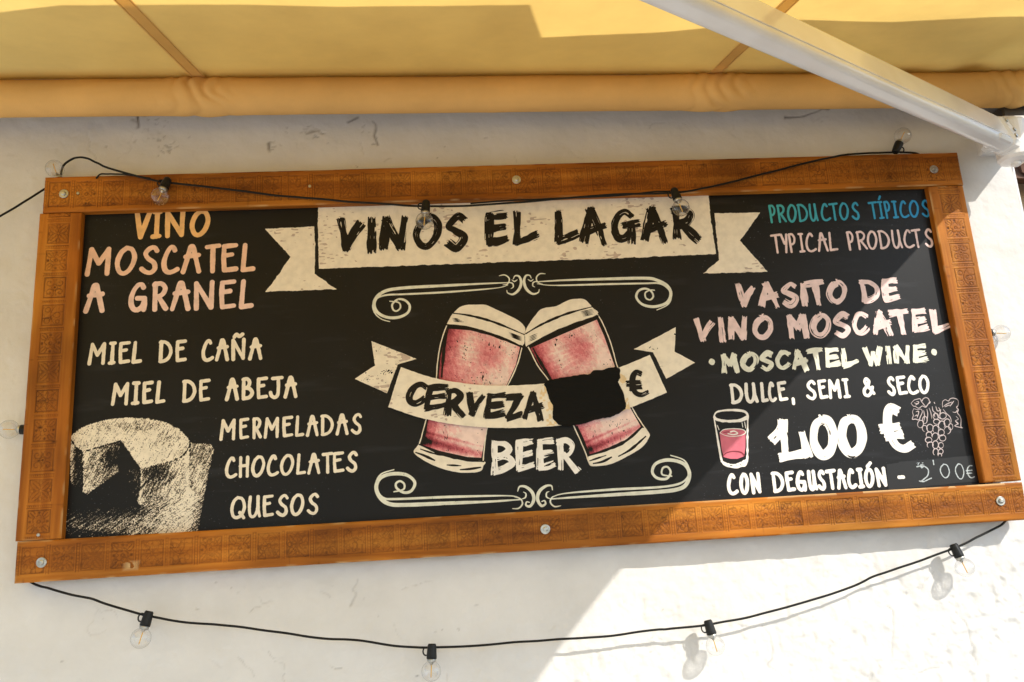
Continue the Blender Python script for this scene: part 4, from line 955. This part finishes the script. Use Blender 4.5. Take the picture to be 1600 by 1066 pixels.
# beer glasses and ribbon
def mixc(t):
    st = [(0, (0.13, 0.02, 0.03)), (.22, (0.34, 0.055, 0.075)), (.45, (0.60, 0.15, 0.18)), (.7, (0.76, 0.33, 0.34)), (1, (0.88, 0.66, 0.60))]
    for (a, ca), (b, cb) in zip(st[:-1], st[1:]):
        if t <= b: k = (t - a) / (b - a); return tuple(x + (y - x) * k for x, y in zip(ca, cb))
RAMP = [ink('red_to_pink_ink', mixc(k / 8)) for k in range(9)]
def sketch_glass(zb, body, shade_dir, outline, foam, band, lines, name, sd_, base):
    acc = MB()
    mats_ = [I_black] + RAMP + [I_cream]; NR = len(RAMP)
    outline = smooth_pts(list(outline) + [outline[0]], 4)[:-1]; foam = smooth_pts(list(foam) + [foam[0]], 4)[:-1]; base = smooth_pts(list(base) + [base[0]], 4)[:-1]
    P_ = np.array(outline); x0, z0 = P_.min(0) - .006; x1, z1 = P_.max(0) + .006
    X, Z = raster(x0, x1, z0, z1, .0010)
    sil = poly_sdf(X, Z, outline)
    mesh_from_field(acc, X, Z, sil + .0008 * (vn(X * 150, Z * 150, sd_) - .5), 0, NR + 1)          # pale rim of the glass
    mesh_from_field(acc, X, Z, sil - .0028, 1, 0)                                             # dark inner line
    bs = poly_sdf(X, Z, body)
    c = np.array(body); ax0 = c.mean(0)
    a = np.array(shade_dir); nrm = np.array([-a[1], a[0]])
    v = ((X - ax0[0]) * nrm[0] + (Z - ax0[1]) * nrm[1]); u = ((X - ax0[0]) * a[0] + (Z - ax0[1]) * a[1])
    vm = np.array([(p - ax0) @ nrm for p in c]); v = 1 - (v - vm.min()) / (vm.max() - vm.min()); um = np.array([(p - ax0) @ a for p in c]); u = (u - um.min()) / (um.max() - um.min())
    lum = .34 + .62 * np.clip(v * 1.25 - .10, 0, 1) - 1.7 * np.clip(.14 - v, 0, 1) - 2.6 * np.clip(v - .88, 0, 1) + .16 * np.exp(-((v - .6) / .28) ** 2 - ((u - .2) / .10) ** 2)
    lum += .30 * np.exp(-((v - .32) / .14) ** 2 - ((u - .86) / .16) ** 2) - .34 * np.exp(-((v - .66) / .2) ** 2 - ((u - .84) / .12) ** 2)
    lum += .25 * np.clip(.36 - u, 0, .3) * 2 * (v > .2) - .55 * np.exp(-((u - .05) / .035) ** 2) - .3 * np.exp(-((u - .115) / .012) ** 2)
    lum += .15 * (vn(X * 240 + Z * 90, Z * 130, sd_ + 1) - .5) + .16 * (vn(X * 480, Z * 430, sd_ + 2) - .5) + .16 * (fbm(X * 24, Z * 24, sd_ + 3) - .5)
    lum += .22 * np.clip(np.sin(u * 150 + 5 * vn(X * 40, Z * 40, sd_)) - .3, 0, 1) * np.exp(-((v - .34) / .16) ** 2 - ((u - .82) / .12) ** 2)
    sp_ = vn(X * 420, Z * 260, sd_ + 4) * .8 + .2 * vn(X * 50, Z * 40, sd_ + 5)
    for k in range(NR):
        mesh_from_field(acc, X, Z, np.minimum(bs - .0005, (lum + .04 - k * .105) * .012), 2 + k * .4, 1 + k)
    mesh_from_field(acc, X, Z, np.minimum(bs - .003, (sp_ - .835) * .01), 5.8, 0)
    f_ = poly_sdf(X, Z, foam) + .0022 * (fbm(X * 60, Z * 60, sd_, 3) - .5)
    mesh_from_field(acc, X, Z, f_, 6, NR + 1)
    fb = poly_sdf(X, Z, base); D = np.full(X.shape, -1.)
    mesh_from_field(acc, X, Z, fb, 6, NR + 1)
    for st, w in lines:
        d, U, V, ln = seg_dist(X, Z, smooth_pts(st, 6)); t = U / ln
        D = np.maximum(D, w * (.5 + .8 * np.sin(math.pi * np.clip(t, .06, .94))) * (.7 + .6 * vn(U * 90, U * 0 + w * 999, 3)) - d)
    st = np.minimum(f_ - .002, (vn(X * 420, Z * 420, sd_ + 6) - .80 + .0 * X) * .01)
    mesh_from_field(acc, X, Z, D, 7, 0)
    return acc.build(name, mats_, board)
B = B1.b; C3 = B3.b; C2 = B2.b
lo = [C3(250, 162), C3(330, 100), C3(430, 88), C3(530, 92), C3(620, 130), C3(720, 180), C3(800, 220), C3(855, 278), C3(852, 345), C3(835, 432), C3(828, 470), C3(790, 600), C3(715, 760), B(990, 500), B(930, 640), B(905, 720), B(888, 860), B(882, 935), B(862, 970), B(780, 980), B(690, 972), B(580, 940), B(485, 890), B(440, 855), B(442, 828), B(470, 790), B(512, 640), B(560, 480), C3(112, 690), C3(122, 560), C3(150, 400), C3(200, 255)]
lb = [C3(205, 285), C3(400, 300), C3(600, 350), C3(815, 440), C3(780, 590), C3(705, 755), B(975, 500), B(915, 650), B(870, 885), B(780, 880), B(600, 840), B(485, 800), B(525, 640), B(580, 480), C3(135, 690), C3(150, 520)]
lf = [C3(215, 240), C3(258, 160), C3(330, 100), C3(430, 88), C3(530, 92), C3(620, 130), C3(720, 180), C3(800, 220), C3(853, 278), C3(850, 340), C3(835, 425), C3(700, 368), C3(500, 300), C3(330, 260), C3(215, 250)]
lbase = [B(445, 835), B(475, 800), B(560, 845), B(700, 890), B(885, 905), B(878, 940), B(860, 968), B(780, 978), B(690, 970), B(580, 938), B(485, 888), B(447, 856)]
ll = [([C3(245, 158), C3(400, 180), C3(600, 235), C3(850, 338)], .0024), ([C3(200, 255), C3(400, 290), C3(600, 345), C3(835, 440)], .0034), ([B(450, 850), B(500, 868), B(570, 900)], .0026), ([B(480, 828), B(560, 855), B(640, 872)], .0016), ([B(650, 930), B(740, 935)], .0016), ([B(735, 960), B(800, 955), B(865, 945)], .0024), ([B(472, 798), B(600, 852), B(760, 895), B(885, 908)], .0030),
      ([C3(220, 270), C3(185, 420), C3(160, 690)], .0030), ([B(525, 640), B(490, 800)], .003)] + [([C3(720 + i * 4, 318 + i * 9), C3(830, 360 + i * 8)], .0007) for i in range(5)] + [([C3(245, 200 + i * 9), C3(300 + i * 20, 206 + i * 9)], .0006) for i in range(4)]
dl = np.array(B(690, 930)) - np.array(C3(540, 330)); dl = -dl / np.linalg.norm(dl)
sketch_glass(B1, lb, dl, lo, lf, None, ll, 'beer_glass_drawing', 2, lbase)['label'] = 'pink beer glass drawing leaning right'
ro = [C2(0, 215), C2(15, 180), C2(60, 115), C2(100, 80), C2(180, 65), C2(240, 35), C2(310, 25), C2(345, 40), C2(375, 72), C2(402, 105), C2(435, 160), C2(480, 270), C2(518, 405), C2(560, 520), C2(600, 630), C2(655, 720), C2(690, 770), C2(690, 795), C2(650, 850), C2(560, 905), C2(470, 945), C2(380, 955), C2(355, 940), C2(330, 870), C2(270, 735), C2(200, 590), C2(130, 480), C2(70, 400), C2(30, 320), C2(5, 270)]
rb = [C2(28, 300), C2(200, 225), C2(400, 140), C2(440, 230), C2(500, 400), C2(585, 630), C2(645, 735), C2(560, 810), C2(450, 860), C2(360, 890), C2(325, 800), C2(285, 735), C2(200, 570), C2(140, 475), C2(85, 400), C2(45, 330)]
rf = [C2(3, 280), C2(3, 215), C2(15, 180), C2(60, 115), C2(100, 80), C2(180, 65), C2(240, 35), C2(310, 25), C2(345, 40), C2(378, 75), C2(402, 112), C2(250, 175), C2(120, 235), C2(20, 290)]
rbase = [C2(350, 900), C2(450, 868), C2(560, 818), C2(650, 742), C2(690, 778), C2(688, 796), C2(650, 848), C2(560, 903), C2(470, 943), C2(382, 953), C2(358, 938)]
rl = [([C2(5, 220), C2(100, 165), C2(230, 110), C2(375, 70)], .0024), ([C2(15, 290), C2(120, 235), C2(250, 178), C2(405, 122)], .0034), ([C2(380, 940), C2(430, 930), C2(480, 905)], .0026), ([C2(360, 925), C2(450, 895)], .0016), ([C2(520, 900), C2(590, 860), C2(670, 790)], .0024), ([C2(350, 898), C2(450, 865), C2(560, 815), C2(655, 735)], .0030), ([C2(45, 300), C2(100, 400), C2(150, 480)], .003), ([C2(290, 735), C2(350, 885)], .0034)] + [([C2(305 + i * 4, 100 + i * 6), C2(385, 82 + i * 7)], .0007) for i in range(5)] + [([C2(20, 240 + i * 8), C2(70, 218 + i * 8)], .0006) for i in range(4)]
dr = np.array(C2(540, 880)) - np.array(C2(210, 180)); dr = -dr / np.linalg.norm(dr)
sketch_glass(B2, rb, dr, ro, rf, None, rl, 'beer_glass_drawing', 4, rbase)['label'] = 'pink beer glass drawing leaning left'
top_ = smooth_pts([B1(355, 305), B1(560, 375), B1(800, 415), B1(1000, 425), B1(1270, 412), B2(300, 470), B2(520, 410), B2(690, 340)], 5)
bot_ = smooth_pts([B2(785, 548), B2(560, 640), B2(300, 710), B1(1310, 685), B1(1000, 695), B1(750, 680), B1(500, 635), B1(275, 562)], 5)
flecked('ribbon', [bd(*p) for p in top_] + [bd(*p) for p in bot_], I_cream, 34, 2, .80, 'curved cream price ribbon', .0008, True)
flecked('ribbon_tail', B1.poly([(165, 135), (455, 250), (335, 285), (265, 470), (58, 378), (188, 292)]), I_cream, 0, 4, .66, None, .0008, True)
flecked('ribbon_tail', B2.poly([(605, 305), (838, 183), (832, 318), (945, 380), (785, 470), (712, 322)]), I_cream, 0, 6, .74, None, .0008, True)
text('lettering', B1, [('C', 388, 530, 402, 556), ('E', 502, 660, 418, 586), ('R', 630, 770, 440, 626), ('V', 772, 898, 458, 626), ('E', 886, 1028, 470, 638), ('Z', 1016, 1142, 474, 650), ('A', 1128, 1272, 458, 642)], ((390, 556), (1260, 640)), ((390, 402), (1260, 460)), 36, I_black, 'B', 37, 'black brush word CERVEZA', dry=.7, lean=.12)
text('lettering', B2, [('€', 553, 688, 422, 578)], ((558, 575), (688, 575)), ((558, 425), (688, 425)), 27, I_black, 'B', 37, 'black brush euro sign', lean=.1)
acc = MB()
for q, s_ in (([(520, 445), (560, 455), (565, 490), (540, 500), (522, 480)], 3), ([(530, 590), (570, 570), (580, 640), (540, 650)], 4), ([(95, 500), (125, 500), (160, 600), (180, 730), (120, 735), (110, 640), (80, 580)], 5)):
    X, Z, f_ = rough_poly(B2.poly(q), .003, 70, s_); mesh_from_field(acc, X, Z, np.minimum(f_, (vn(X * 160, Z * 160, s_) - .48) * .02), 36)
acc.build('glue_stain', I_stain, board)
X, Z, f_ = rough_poly(B2.poly([(103, 505), (130, 482), (210, 466), (300, 452), (360, 445), (380, 428), (440, 420), (500, 404), (525, 415), (527, 470), (515, 490), (545, 560), (555, 600), (556, 640), (520, 668), (400, 700), (250, 738), (185, 727), (158, 695), (152, 620), (130, 580)]), .003, 60, 2)
acc = MB(); mesh_from_field(acc, X, Z, f_, 39); acc.build('painted_out_price', I_flat, board)
text('lettering', B1, [('B', 928, 1084, 766, 985), ('E', 1084, 1212, 764, 974), ('E', 1218, 1344, 756, 970)], ((930, 985), (1330, 970)), ((930, 770), (1330, 756)), 38, I_white, 'B', 3, 'white brush letters BEE of BEER', dry=1.2)
text('lettering', B2, [('R', 172, 300, 794, 985)], ((172, 985), (300, 985)), ((172, 795), (300, 795)), 33, I_white, 'B', 3, 'white brush letter R of BEER', dry=1.2)

# cheese drawing: chalk strokes wherever the drawn light is strong enough
def cheese():
    x0, z0 = bd(93, 838); x1, z1 = bd(340, 650); X, Z = raster(x0 - .01, x1 + .01, z0 - .02, z1 + .02, .0009)
    lum = np.full(X.shape, -1.); P_ = A9.poly
    def reg(pts, val, soft=.0030):
        nonlocal lum
        s_ = poly_sdf(X, Z, P_(pts)) + .003 * (vn(X * 400, Z * 400, 2) - .5); k = np.clip(s_ / soft + .5, 0, 1); lum = np.where(k > 0, lum * (1 - k) + val * k, lum)
    ax = bd(*A9(0, 0)); sx = (bd(*A9(1000, 500))[0] - bd(*A9(0, 500))[0]) / 1000; sz = (bd(*A9(600, 0))[1] - bd(*A9(600, 1000))[1]) / 1000
    u = (X - bd(*A9(0, 500))[0]) / sx; w = (bd(*A9(600, 0))[1] - Z) / sz       # drawing units
    nb_ = lambda cx, cy, rx, ry: np.exp(-((u - cx) / rx) ** 2 - ((w - cy) / ry) ** 2)
    # table
    tb = np.clip((u - 250) / 800, 0, 1) * .72 + .06 - np.clip((700 - w) / 120, 0, 1) * .5 - .65 * np.clip((845 - w) / 90, 0, 1) * np.clip((700 - u) / 120, 0, 1) - .5 * np.clip((u - 1120 - (900 - w) * .27) / 90, 0, 1) + .22 * nb_(250, 960, 220, 40) - .35 * nb_(600, 830, 220, 60)
    reg([(60, 770), (560, 770), (690, 815), (1000, 780), (1110, 275), (1280, 290), (1305, 330), (1262, 520), (1240, 640), (1170, 1030), (420, 1045), (60, 975), (40, 945), (40, 830)], tb)
    reg([(40, 975), (420, 1040), (1170, 1030), (1170, 1070), (40, 1070)], np.where(u > 600, .5, .02))
    reg([(1110, 275), (1280, 290), (1305, 330), (1262, 520), (1225, 720), (1105, 720)], .50 + .25 * nb_(1180, 640, 60, 160) + .2 * nb_(1200, 300, 90, 40))
    # gap and faces
    reg([(205, 350), (520, 262), (690, 490), (680, 815), (560, 800), (240, 710)], -.6)
    reg([(560, 500), (690, 490), (690, 700), (650, 740), (600, 650)], .0)
    reg([(95, 245), (120, 265), (170, 340), (212, 360), (205, 640), (175, 680), (110, 610)], .02 + .75 * np.clip((150 - u) / 40, 0, 1))
    reg([(210, 355), (520, 268), (512, 520), (400, 600), (245, 712), (210, 690), (212, 520)], .52 + .30 * np.clip((330 - u) / 150, -1, 1) - .35 * nb_(450, 400, 80, 80) + .25 * nb_(480, 520, 40, 60))
    reg([(692, 485), (830, 460), (950, 430), (1050, 390), (1095, 320), (1095, 700), (1000, 800), (700, 815), (662, 760), (690, 660)], .36 + .34 * np.clip((u - 760) / 260, 0, 1) - .40 * nb_(860, 540, 120, 70) + .3 * nb_(690, 780, 60, 40) + .25 * nb_(985, 520, 60, 40) + .5 * nb_(1092, 500, 14, 400))
    reg([(1082, 330), (1098, 320), (1100, 700), (1086, 700)], .80, .004)
    reg([(690, 490), (704, 488), (708, 640), (696, 800), (668, 790), (690, 660)], .72, .004)
    # top
    tp = .84 - .30 * nb_(680, 150, 160, 50) - .18 * nb_(420, 130, 120, 30) - .2 * nb_(950, 250, 90, 60) + .15 * nb_(690, 400, 120, 80)
    reg([(98, 238), (160, 175), (250, 125), (400, 85), (560, 65), (750, 72), (900, 100), (1010, 160), (1080, 225), (1105, 270), (1085, 330), (1040, 390), (950, 430), (830, 462), (690, 490), (660, 450), (590, 350), (525, 258), (210, 352), (165, 320), (115, 255)], tp)
    hat = vn((u * .55 + w * .83) / 6.2, (u * .83 - w * .55) / 48., 3)
    hat2 = vn((u * .86 + w * .5) / 6.0, (u * .5 - w * .86) / 40., 5); fk = np.clip((790 - w) / 40, 0, 1); hat = hat * (1 - fk) + hat2 * fk
    dots = vn(X * 650, Z * 650, 4)
    th = .42 * hat + .58 * dots
    th = .40 * hat + .60 * vn(X * 820, Z * 820, 4)
    acc = MB()
    mesh_from_field(acc, X, Z, (lum * .62 + .29 - th) * .004, 1.4, 0); mesh_from_field(acc, X, Z, (lum * .60 + .19 - th) * .004, 2, 1); mesh_from_field(acc, X, Z, (lum * .58 + .12 - th) * .004, 2.6, 2)
    o = acc.build('cheese_drawing', [I_ch1, I_ch2, I_cream], board); o['label'] = 'chalk style drawing of a cut cheese wheel'
cheese()

# shot glass
def shot():
    out = [(55, 300), (75, 265), (150, 255), (225, 262), (248, 290), (246, 400), (244, 555), (215, 578), (170, 585), (125, 572), (100, 545), (85, 460), (65, 360)]
    P_ = A8_.poly; zp = P_(out); a = np.array(zp); X, Z = raster(a[:, 0].min() - .008, a[:, 0].max() + .008, a[:, 1].min() - .008, a[:, 1].max() + .008, .0008)
    acc = MB(); mats_ = [I_shot, I_white, I_pd]
    s_ = poly_sdf(X, Z, zp)
    liq = poly_sdf(X, Z, P_([(88, 385), (110, 370), (160, 365), (215, 368), (236, 380), (235, 470), (228, 520), (190, 535), (150, 535), (112, 525), (100, 480)]))
    mesh_from_field(acc, X, Z, liq, 1, 0)
    Fd = np.full(X.shape, -1.)
    def st(pts, w, rgh=.5):
        nonlocal Fd
        d, U, V, ln = seg_dist(X, Z, smooth_pts(P_(pts), 6)); Fd = np.maximum(Fd, np.minimum(w * (.6 + .8 * vn(U * 120, U * 0, 2)) - d, (1.02 - rgh * .4 - vn(X * 500, Z * 500, 1) * .8) * .006))
    st([(56, 300), (68, 370), (85, 470), (100, 545), (125, 572), (170, 583), (215, 576), (243, 550), (246, 400), (248, 290)], .0022)
    st([(56, 295), (75, 268), (150, 258), (225, 265), (247, 290), (230, 312), (150, 322), (80, 316), (56, 295)], .0026)
    st([(70, 308), (120, 320), (200, 318), (240, 300)], .0034); st([(100, 550), (130, 565), (180, 572), (235, 550)], .0040, 1.0); st([(215, 330), (220, 355)], .0012); st([(230, 325), (236, 360)], .0014); st([(75, 345), (85, 370)], .0012)
    mesh_from_field(acc, X, Z, Fd, 3, 1)
    Fd = np.full(X.shape, -1.); st([(90, 388), (120, 402), (165, 408), (215, 400), (236, 384), (215, 368), (160, 364), (110, 370), (90, 388)], .0009, 0); mesh_from_field(acc, X, Z, Fd, 4, 1)
    Fd = np.full(X.shape, -1.); st([(105, 520), (130, 500), (170, 492), (210, 498), (228, 515)], .0012, 0); st([(110, 385), (140, 382)], .0012, 0); mesh_from_field(acc, X, Z, Fd, 5, 2)
    Fd = np.full(X.shape, -1.); st([(135, 392), (165, 398), (190, 390), (170, 378), (150, 382)], .0018, 0); mesh_from_field(acc, X, Z, Fd, 6, 1)
    acc.build('shot_glass_drawing', mats_, board)['label'] = 'drawing of a small glass of raspberry coloured wine'
shot()
# grapes
gs = []
def ell(cx, cy, rx, ry, a=0, s0=0, s1=6.6):
    return [(cx + rx * math.cos(t) * math.cos(a) - ry * math.sin(t) * math.sin(a), cy + rx * math.cos(t) * math.sin(a) + ry * math.sin(t) * math.cos(a)) for t in np.linspace(s0, s1, 14)]
for (x, y, rx, ry, a) in ((270, 375, 32, 42, .2), (318, 425, 28, 36, -.3), (375, 420, 36, 42, 0), (438, 430, 32, 40, 0), (450, 350, 36, 28, .2), (505, 385, 36, 44, .2), (565, 360, 34, 42, .1), (568, 445, 36, 42, .3), (500, 470, 34, 36, 0), (365, 495, 32, 32, .3), (360, 552, 36, 30, 0), (434, 515, 34, 42, 0), (515, 530, 36, 34, .2), (378, 608, 34, 34, 0), (436, 605, 32, 44, 0), (497, 612, 28, 32, 0), (438, 685, 28, 38, .1), (495, 680, 26, 28, .3), (485, 722, 20, 20, 0), (520, 285, 36, 36, .2), (605, 405, 24, 34, 0), (440, 290, 30, 32, 0), (318, 330, 26, 40, 0)):
    gs.append((ell(x, y, rx, ry, a, rnd.uniform(0, 3), rnd.uniform(5.2, 6.8) + 1.2), .0006, .0012))
leaf = [[(165, 145), (200, 110), (230, 100), (265, 95), (285, 120), (300, 95), (330, 82), (358, 95), (368, 130), (350, 160), (325, 188), (290, 175), (250, 200), (215, 180), (190, 175), (165, 145)],
        [(195, 205), (240, 215), (275, 210), (290, 240), (270, 290), (250, 330), (215, 320), (180, 322), (190, 280), (182, 240), (195, 205)],
        [(515, 190), (515, 130), (545, 105), (580, 120), (600, 95), (640, 88), (685, 110), (688, 165), (670, 190), (690, 215), (680, 250), (705, 285), (720, 330), (718, 400), (735, 418), (700, 410), (650, 395), (690, 370), (660, 340), (690, 320), (665, 290)],
        [(270, 115), (300, 150), (335, 190)], [(200, 140), (240, 150), (250, 130), (225, 125)], [(215, 165), (250, 140)], [(525, 180), (570, 150), (620, 130)], [(540, 185), (590, 165), (600, 180)], [(600, 175), (640, 120)], [(625, 240), (660, 245), (680, 215)], [(655, 340), (690, 380)], [(340, 210), (350, 260), (345, 330)], [(365, 195), (385, 250), (395, 320)], [(305, 225), (315, 290), (305, 350)], [(380, 125), (370, 150)], [(420, 130), (430, 150)],
        [(220, 240), (250, 235), (240, 290)], [(205, 290), (230, 275), (235, 310)], [(400, 180), (410, 230), (440, 250)], [(440, 180), (460, 230), (500, 215)], [(470, 190), (490, 230), (480, 280)], [(420, 260), (430, 300)], [(520, 210), (560, 260), (600, 300), (615, 360)], [(450, 260), (470, 300), (520, 320), (560, 290)]]
for q in leaf: gs.append((q, .0005, .0011))
scroll(A10, gs, 'grapes_drawing', I_grape, 2)['label'] = 'fine white line drawing of a bunch of grapes'

# ------------------------------------------------------------------ string lights
def cable(name, pts, label, r_=.0027):
    P_ = [np.array(at(x, y, -d)) for x, y, d in pts]; q = smooth_pts(P_, 10)
    q = [p + np.array([0, .0012 * (vn(i * .31, 1., 3) - .5), .0022 * (vn(i * .23, 4., 5) - .5)]) for i, p in enumerate(q)]
    c = P_[0]; o = empty('light_cable', tuple(c)); m = MB(); m.tube(q, r_, 8); m.build('cable', M_cable, o, True)
    return o, m
def light(sx, sy, bx, by, d0, d1, label, turn=0):
    "lamp holder whose top is at (sx, sy) and whose bulb is centred on (bx, by) of the photograph, d0 and d1 from the wall"
    p = np.array(at(sx, sy, -d0)); q = np.array(at(bx, by, -d1)); ax = q - p; l = np.linalg.norm(ax); ax = ax / l
    t = tag(empty('string_light', tuple(p)), label, 'light bulb', 'clear bulbs of the string lights round the menu board')
    hl = max(.030, l - .029)
    m = MB(); m.lathe([(-.003, .008), (0, .0098), (hl * .35, .0108), (hl - .004, .0118), (hl, .0115)], p, ax, 18)
    # cable clip and the small hanging eye on the side of the holder
    sd_ = np.cross(ax, (0, 1, 0)); sd_ /= np.linalg.norm(sd_); 
    ring = [p + ax * (hl * .45 + .009 * math.cos(a)) - sd_ * (.013 + .007 * math.sin(a)) for a in np.linspace(0, 2 * math.pi, 14)]
    m.tube(ring, .0018, 6, False)
    m.build('lamp_holder', M_socket, t, False)
    m = MB(); m.lathe([(hl - .001, .0105), (hl + .004, .0105), (hl + .007, .009)], p, ax, 16); b = m.build('screw_cap', M_steel, t, True)
    R_ = .0222; c0 = hl + .006 + R_ * .90
    prof = [(hl + .005, .0088)]
    for k in range(3, 19):
        a = math.pi * k / 18; z_ = -math.cos(a) * R_; rr = math.sin(a) * R_
        prof.append((c0 + z_, rr if k > 5 else max(rr, .0088 + (k - 3) * .002)))
    m = MB(); m.lathe(prof, p, ax, 24); gb = m.build('glass_bulb', M_glass, t, True)
    m = MB(); pp = p + ax * c0
    m.tube([pp - ax * .016, pp + ax * .013], .0011, 6); m.build('filament', M_fil, gb, True)
    m = MB(); m.lathe([(hl + .006, .006), (hl + .011, .0035), (hl + .014, .0012)], p, ax, 10); m.build('glass_stem', M_steel, gb, True)
    return t
FR = T + .006
c1, _ = cable('light_cable', [(-60, 376, .05), (0, 338, .046), (40, 314, .04), (72, 294, .03), (92, 285, .02), (96, 268, .022), (100, 258, .028), (114, 248, .038), (130, 246, .046), (150, 254, .054), (165, 261, FR), (190, 269, FR + .002), (220, 277, FR + .004), (258, 285, FR + .008), (330, 293, FR + .004), (430, 305, FR + .002), (520, 313, FR + .003), (600, 319, FR + .006), (664, 322, FR + .010), (740, 321, FR + .006), (850, 313, FR + .004), (960, 304, FR + .004), (1052, 301, FR + .009), (1110, 292, FR + .004), (1200, 270, FR + .002), (1280, 250, FR + .002), (1322, 242, FR + .003), (1370, 239, FR - .006), (1402, 238, FR - .012), (1430, 239, .036), (1445, 246, .024)], '')
tag(c1, 'black light cable draped across the top rail of the menu board', 'cable')
c2, _ = cable('light_cable', [(150, 279, FR - .002), (158, 272, FR), (175, 272, FR + .001), (200, 273, FR + .002), (235, 279, FR + .004)], '', .0021)
c2.name = 'loose_wire'; tag(c2, 'short loose black wire end lying on the top rail beside the left bulb', 'wire')
c4, _ = cable('light_cable', [(735, 318, FR + .002), (800, 313, FR + .004), (870, 310, FR + .004), (960, 306, FR + .003), (1020, 300, FR + .004), (1050, 299, FR + .006)], '', .0021)
tag(c4, 'second thin black wire along the lower edge of the top rail above EL LAGAR', 'wire'); c4.name = 'loose_wire'
c3, _ = cable('light_cable', [(40, 905, .018), (55, 913, .024), (75, 919, .03), (110, 929, .032), (140, 935, .033), (175, 947, .034), (230, 962, .035), (285, 972, .035), (340, 976, .034), (420, 986, .034), (500, 997, .034), (560, 1001, .034), (620, 1010, .035), (675, 1012, .036), (750, 1009, .035), (840, 1001, .034), (930, 996, .033), (1020, 985, .032), (1050, 982, .032), (1106, 976, .033), (1180, 962, .032), (1260, 940, .031), (1330, 917, .030), (1370, 899, .030), (1430, 879, .030), (1490, 857, .031), (1530, 838, .028), (1562, 822, .022), (1572, 812, .016)], '')
tag(c3, 'black light cable sagging along the wall below the menu board', 'cable')
light(98, 300, 85, 262, .016, .030, 'clear bulb standing up above the left end of the top rail')
light(262, 281, 253, 300, FR + .010, FR + .022, 'clear bulb tilted left on the top rail above the word VINO')
light(666, 316, 663, 347, FR + .012, FR + .022, 'clear bulb hanging in front of the letter O of VINOS')
light(1053, 297, 1064, 325, FR + .012, FR + .022, 'clear bulb hanging in front of the letter R of LAGAR')
light(1399, 237, 1410, 213, FR - .012, .044, 'clear bulb standing up above the right end of the top rail')
light(1516, 520, 1566, 521, .018, .024, 'clear bulb lying sideways against the wall right of the right stile')
light(64, 672, 12, 671, .016, .022, 'clear bulb lying sideways against the wall left of the left stile')
light(233, 957, 223, 988, .036, .042, 'leftmost of the four clear bulbs hanging below the menu board')
light(675, 1008, 674, 1042, .037, .042, 'clear bulb at the lowest point of the sagging lower cable')
light(1106, 971, 1117, 1007, .034, .040, 'clear bulb casting a shadow on the sunlit plaster left of the last one')
light(1490, 852, 1506, 884, .032, .040, 'rightmost clear bulb below the board beside the frame shadow')
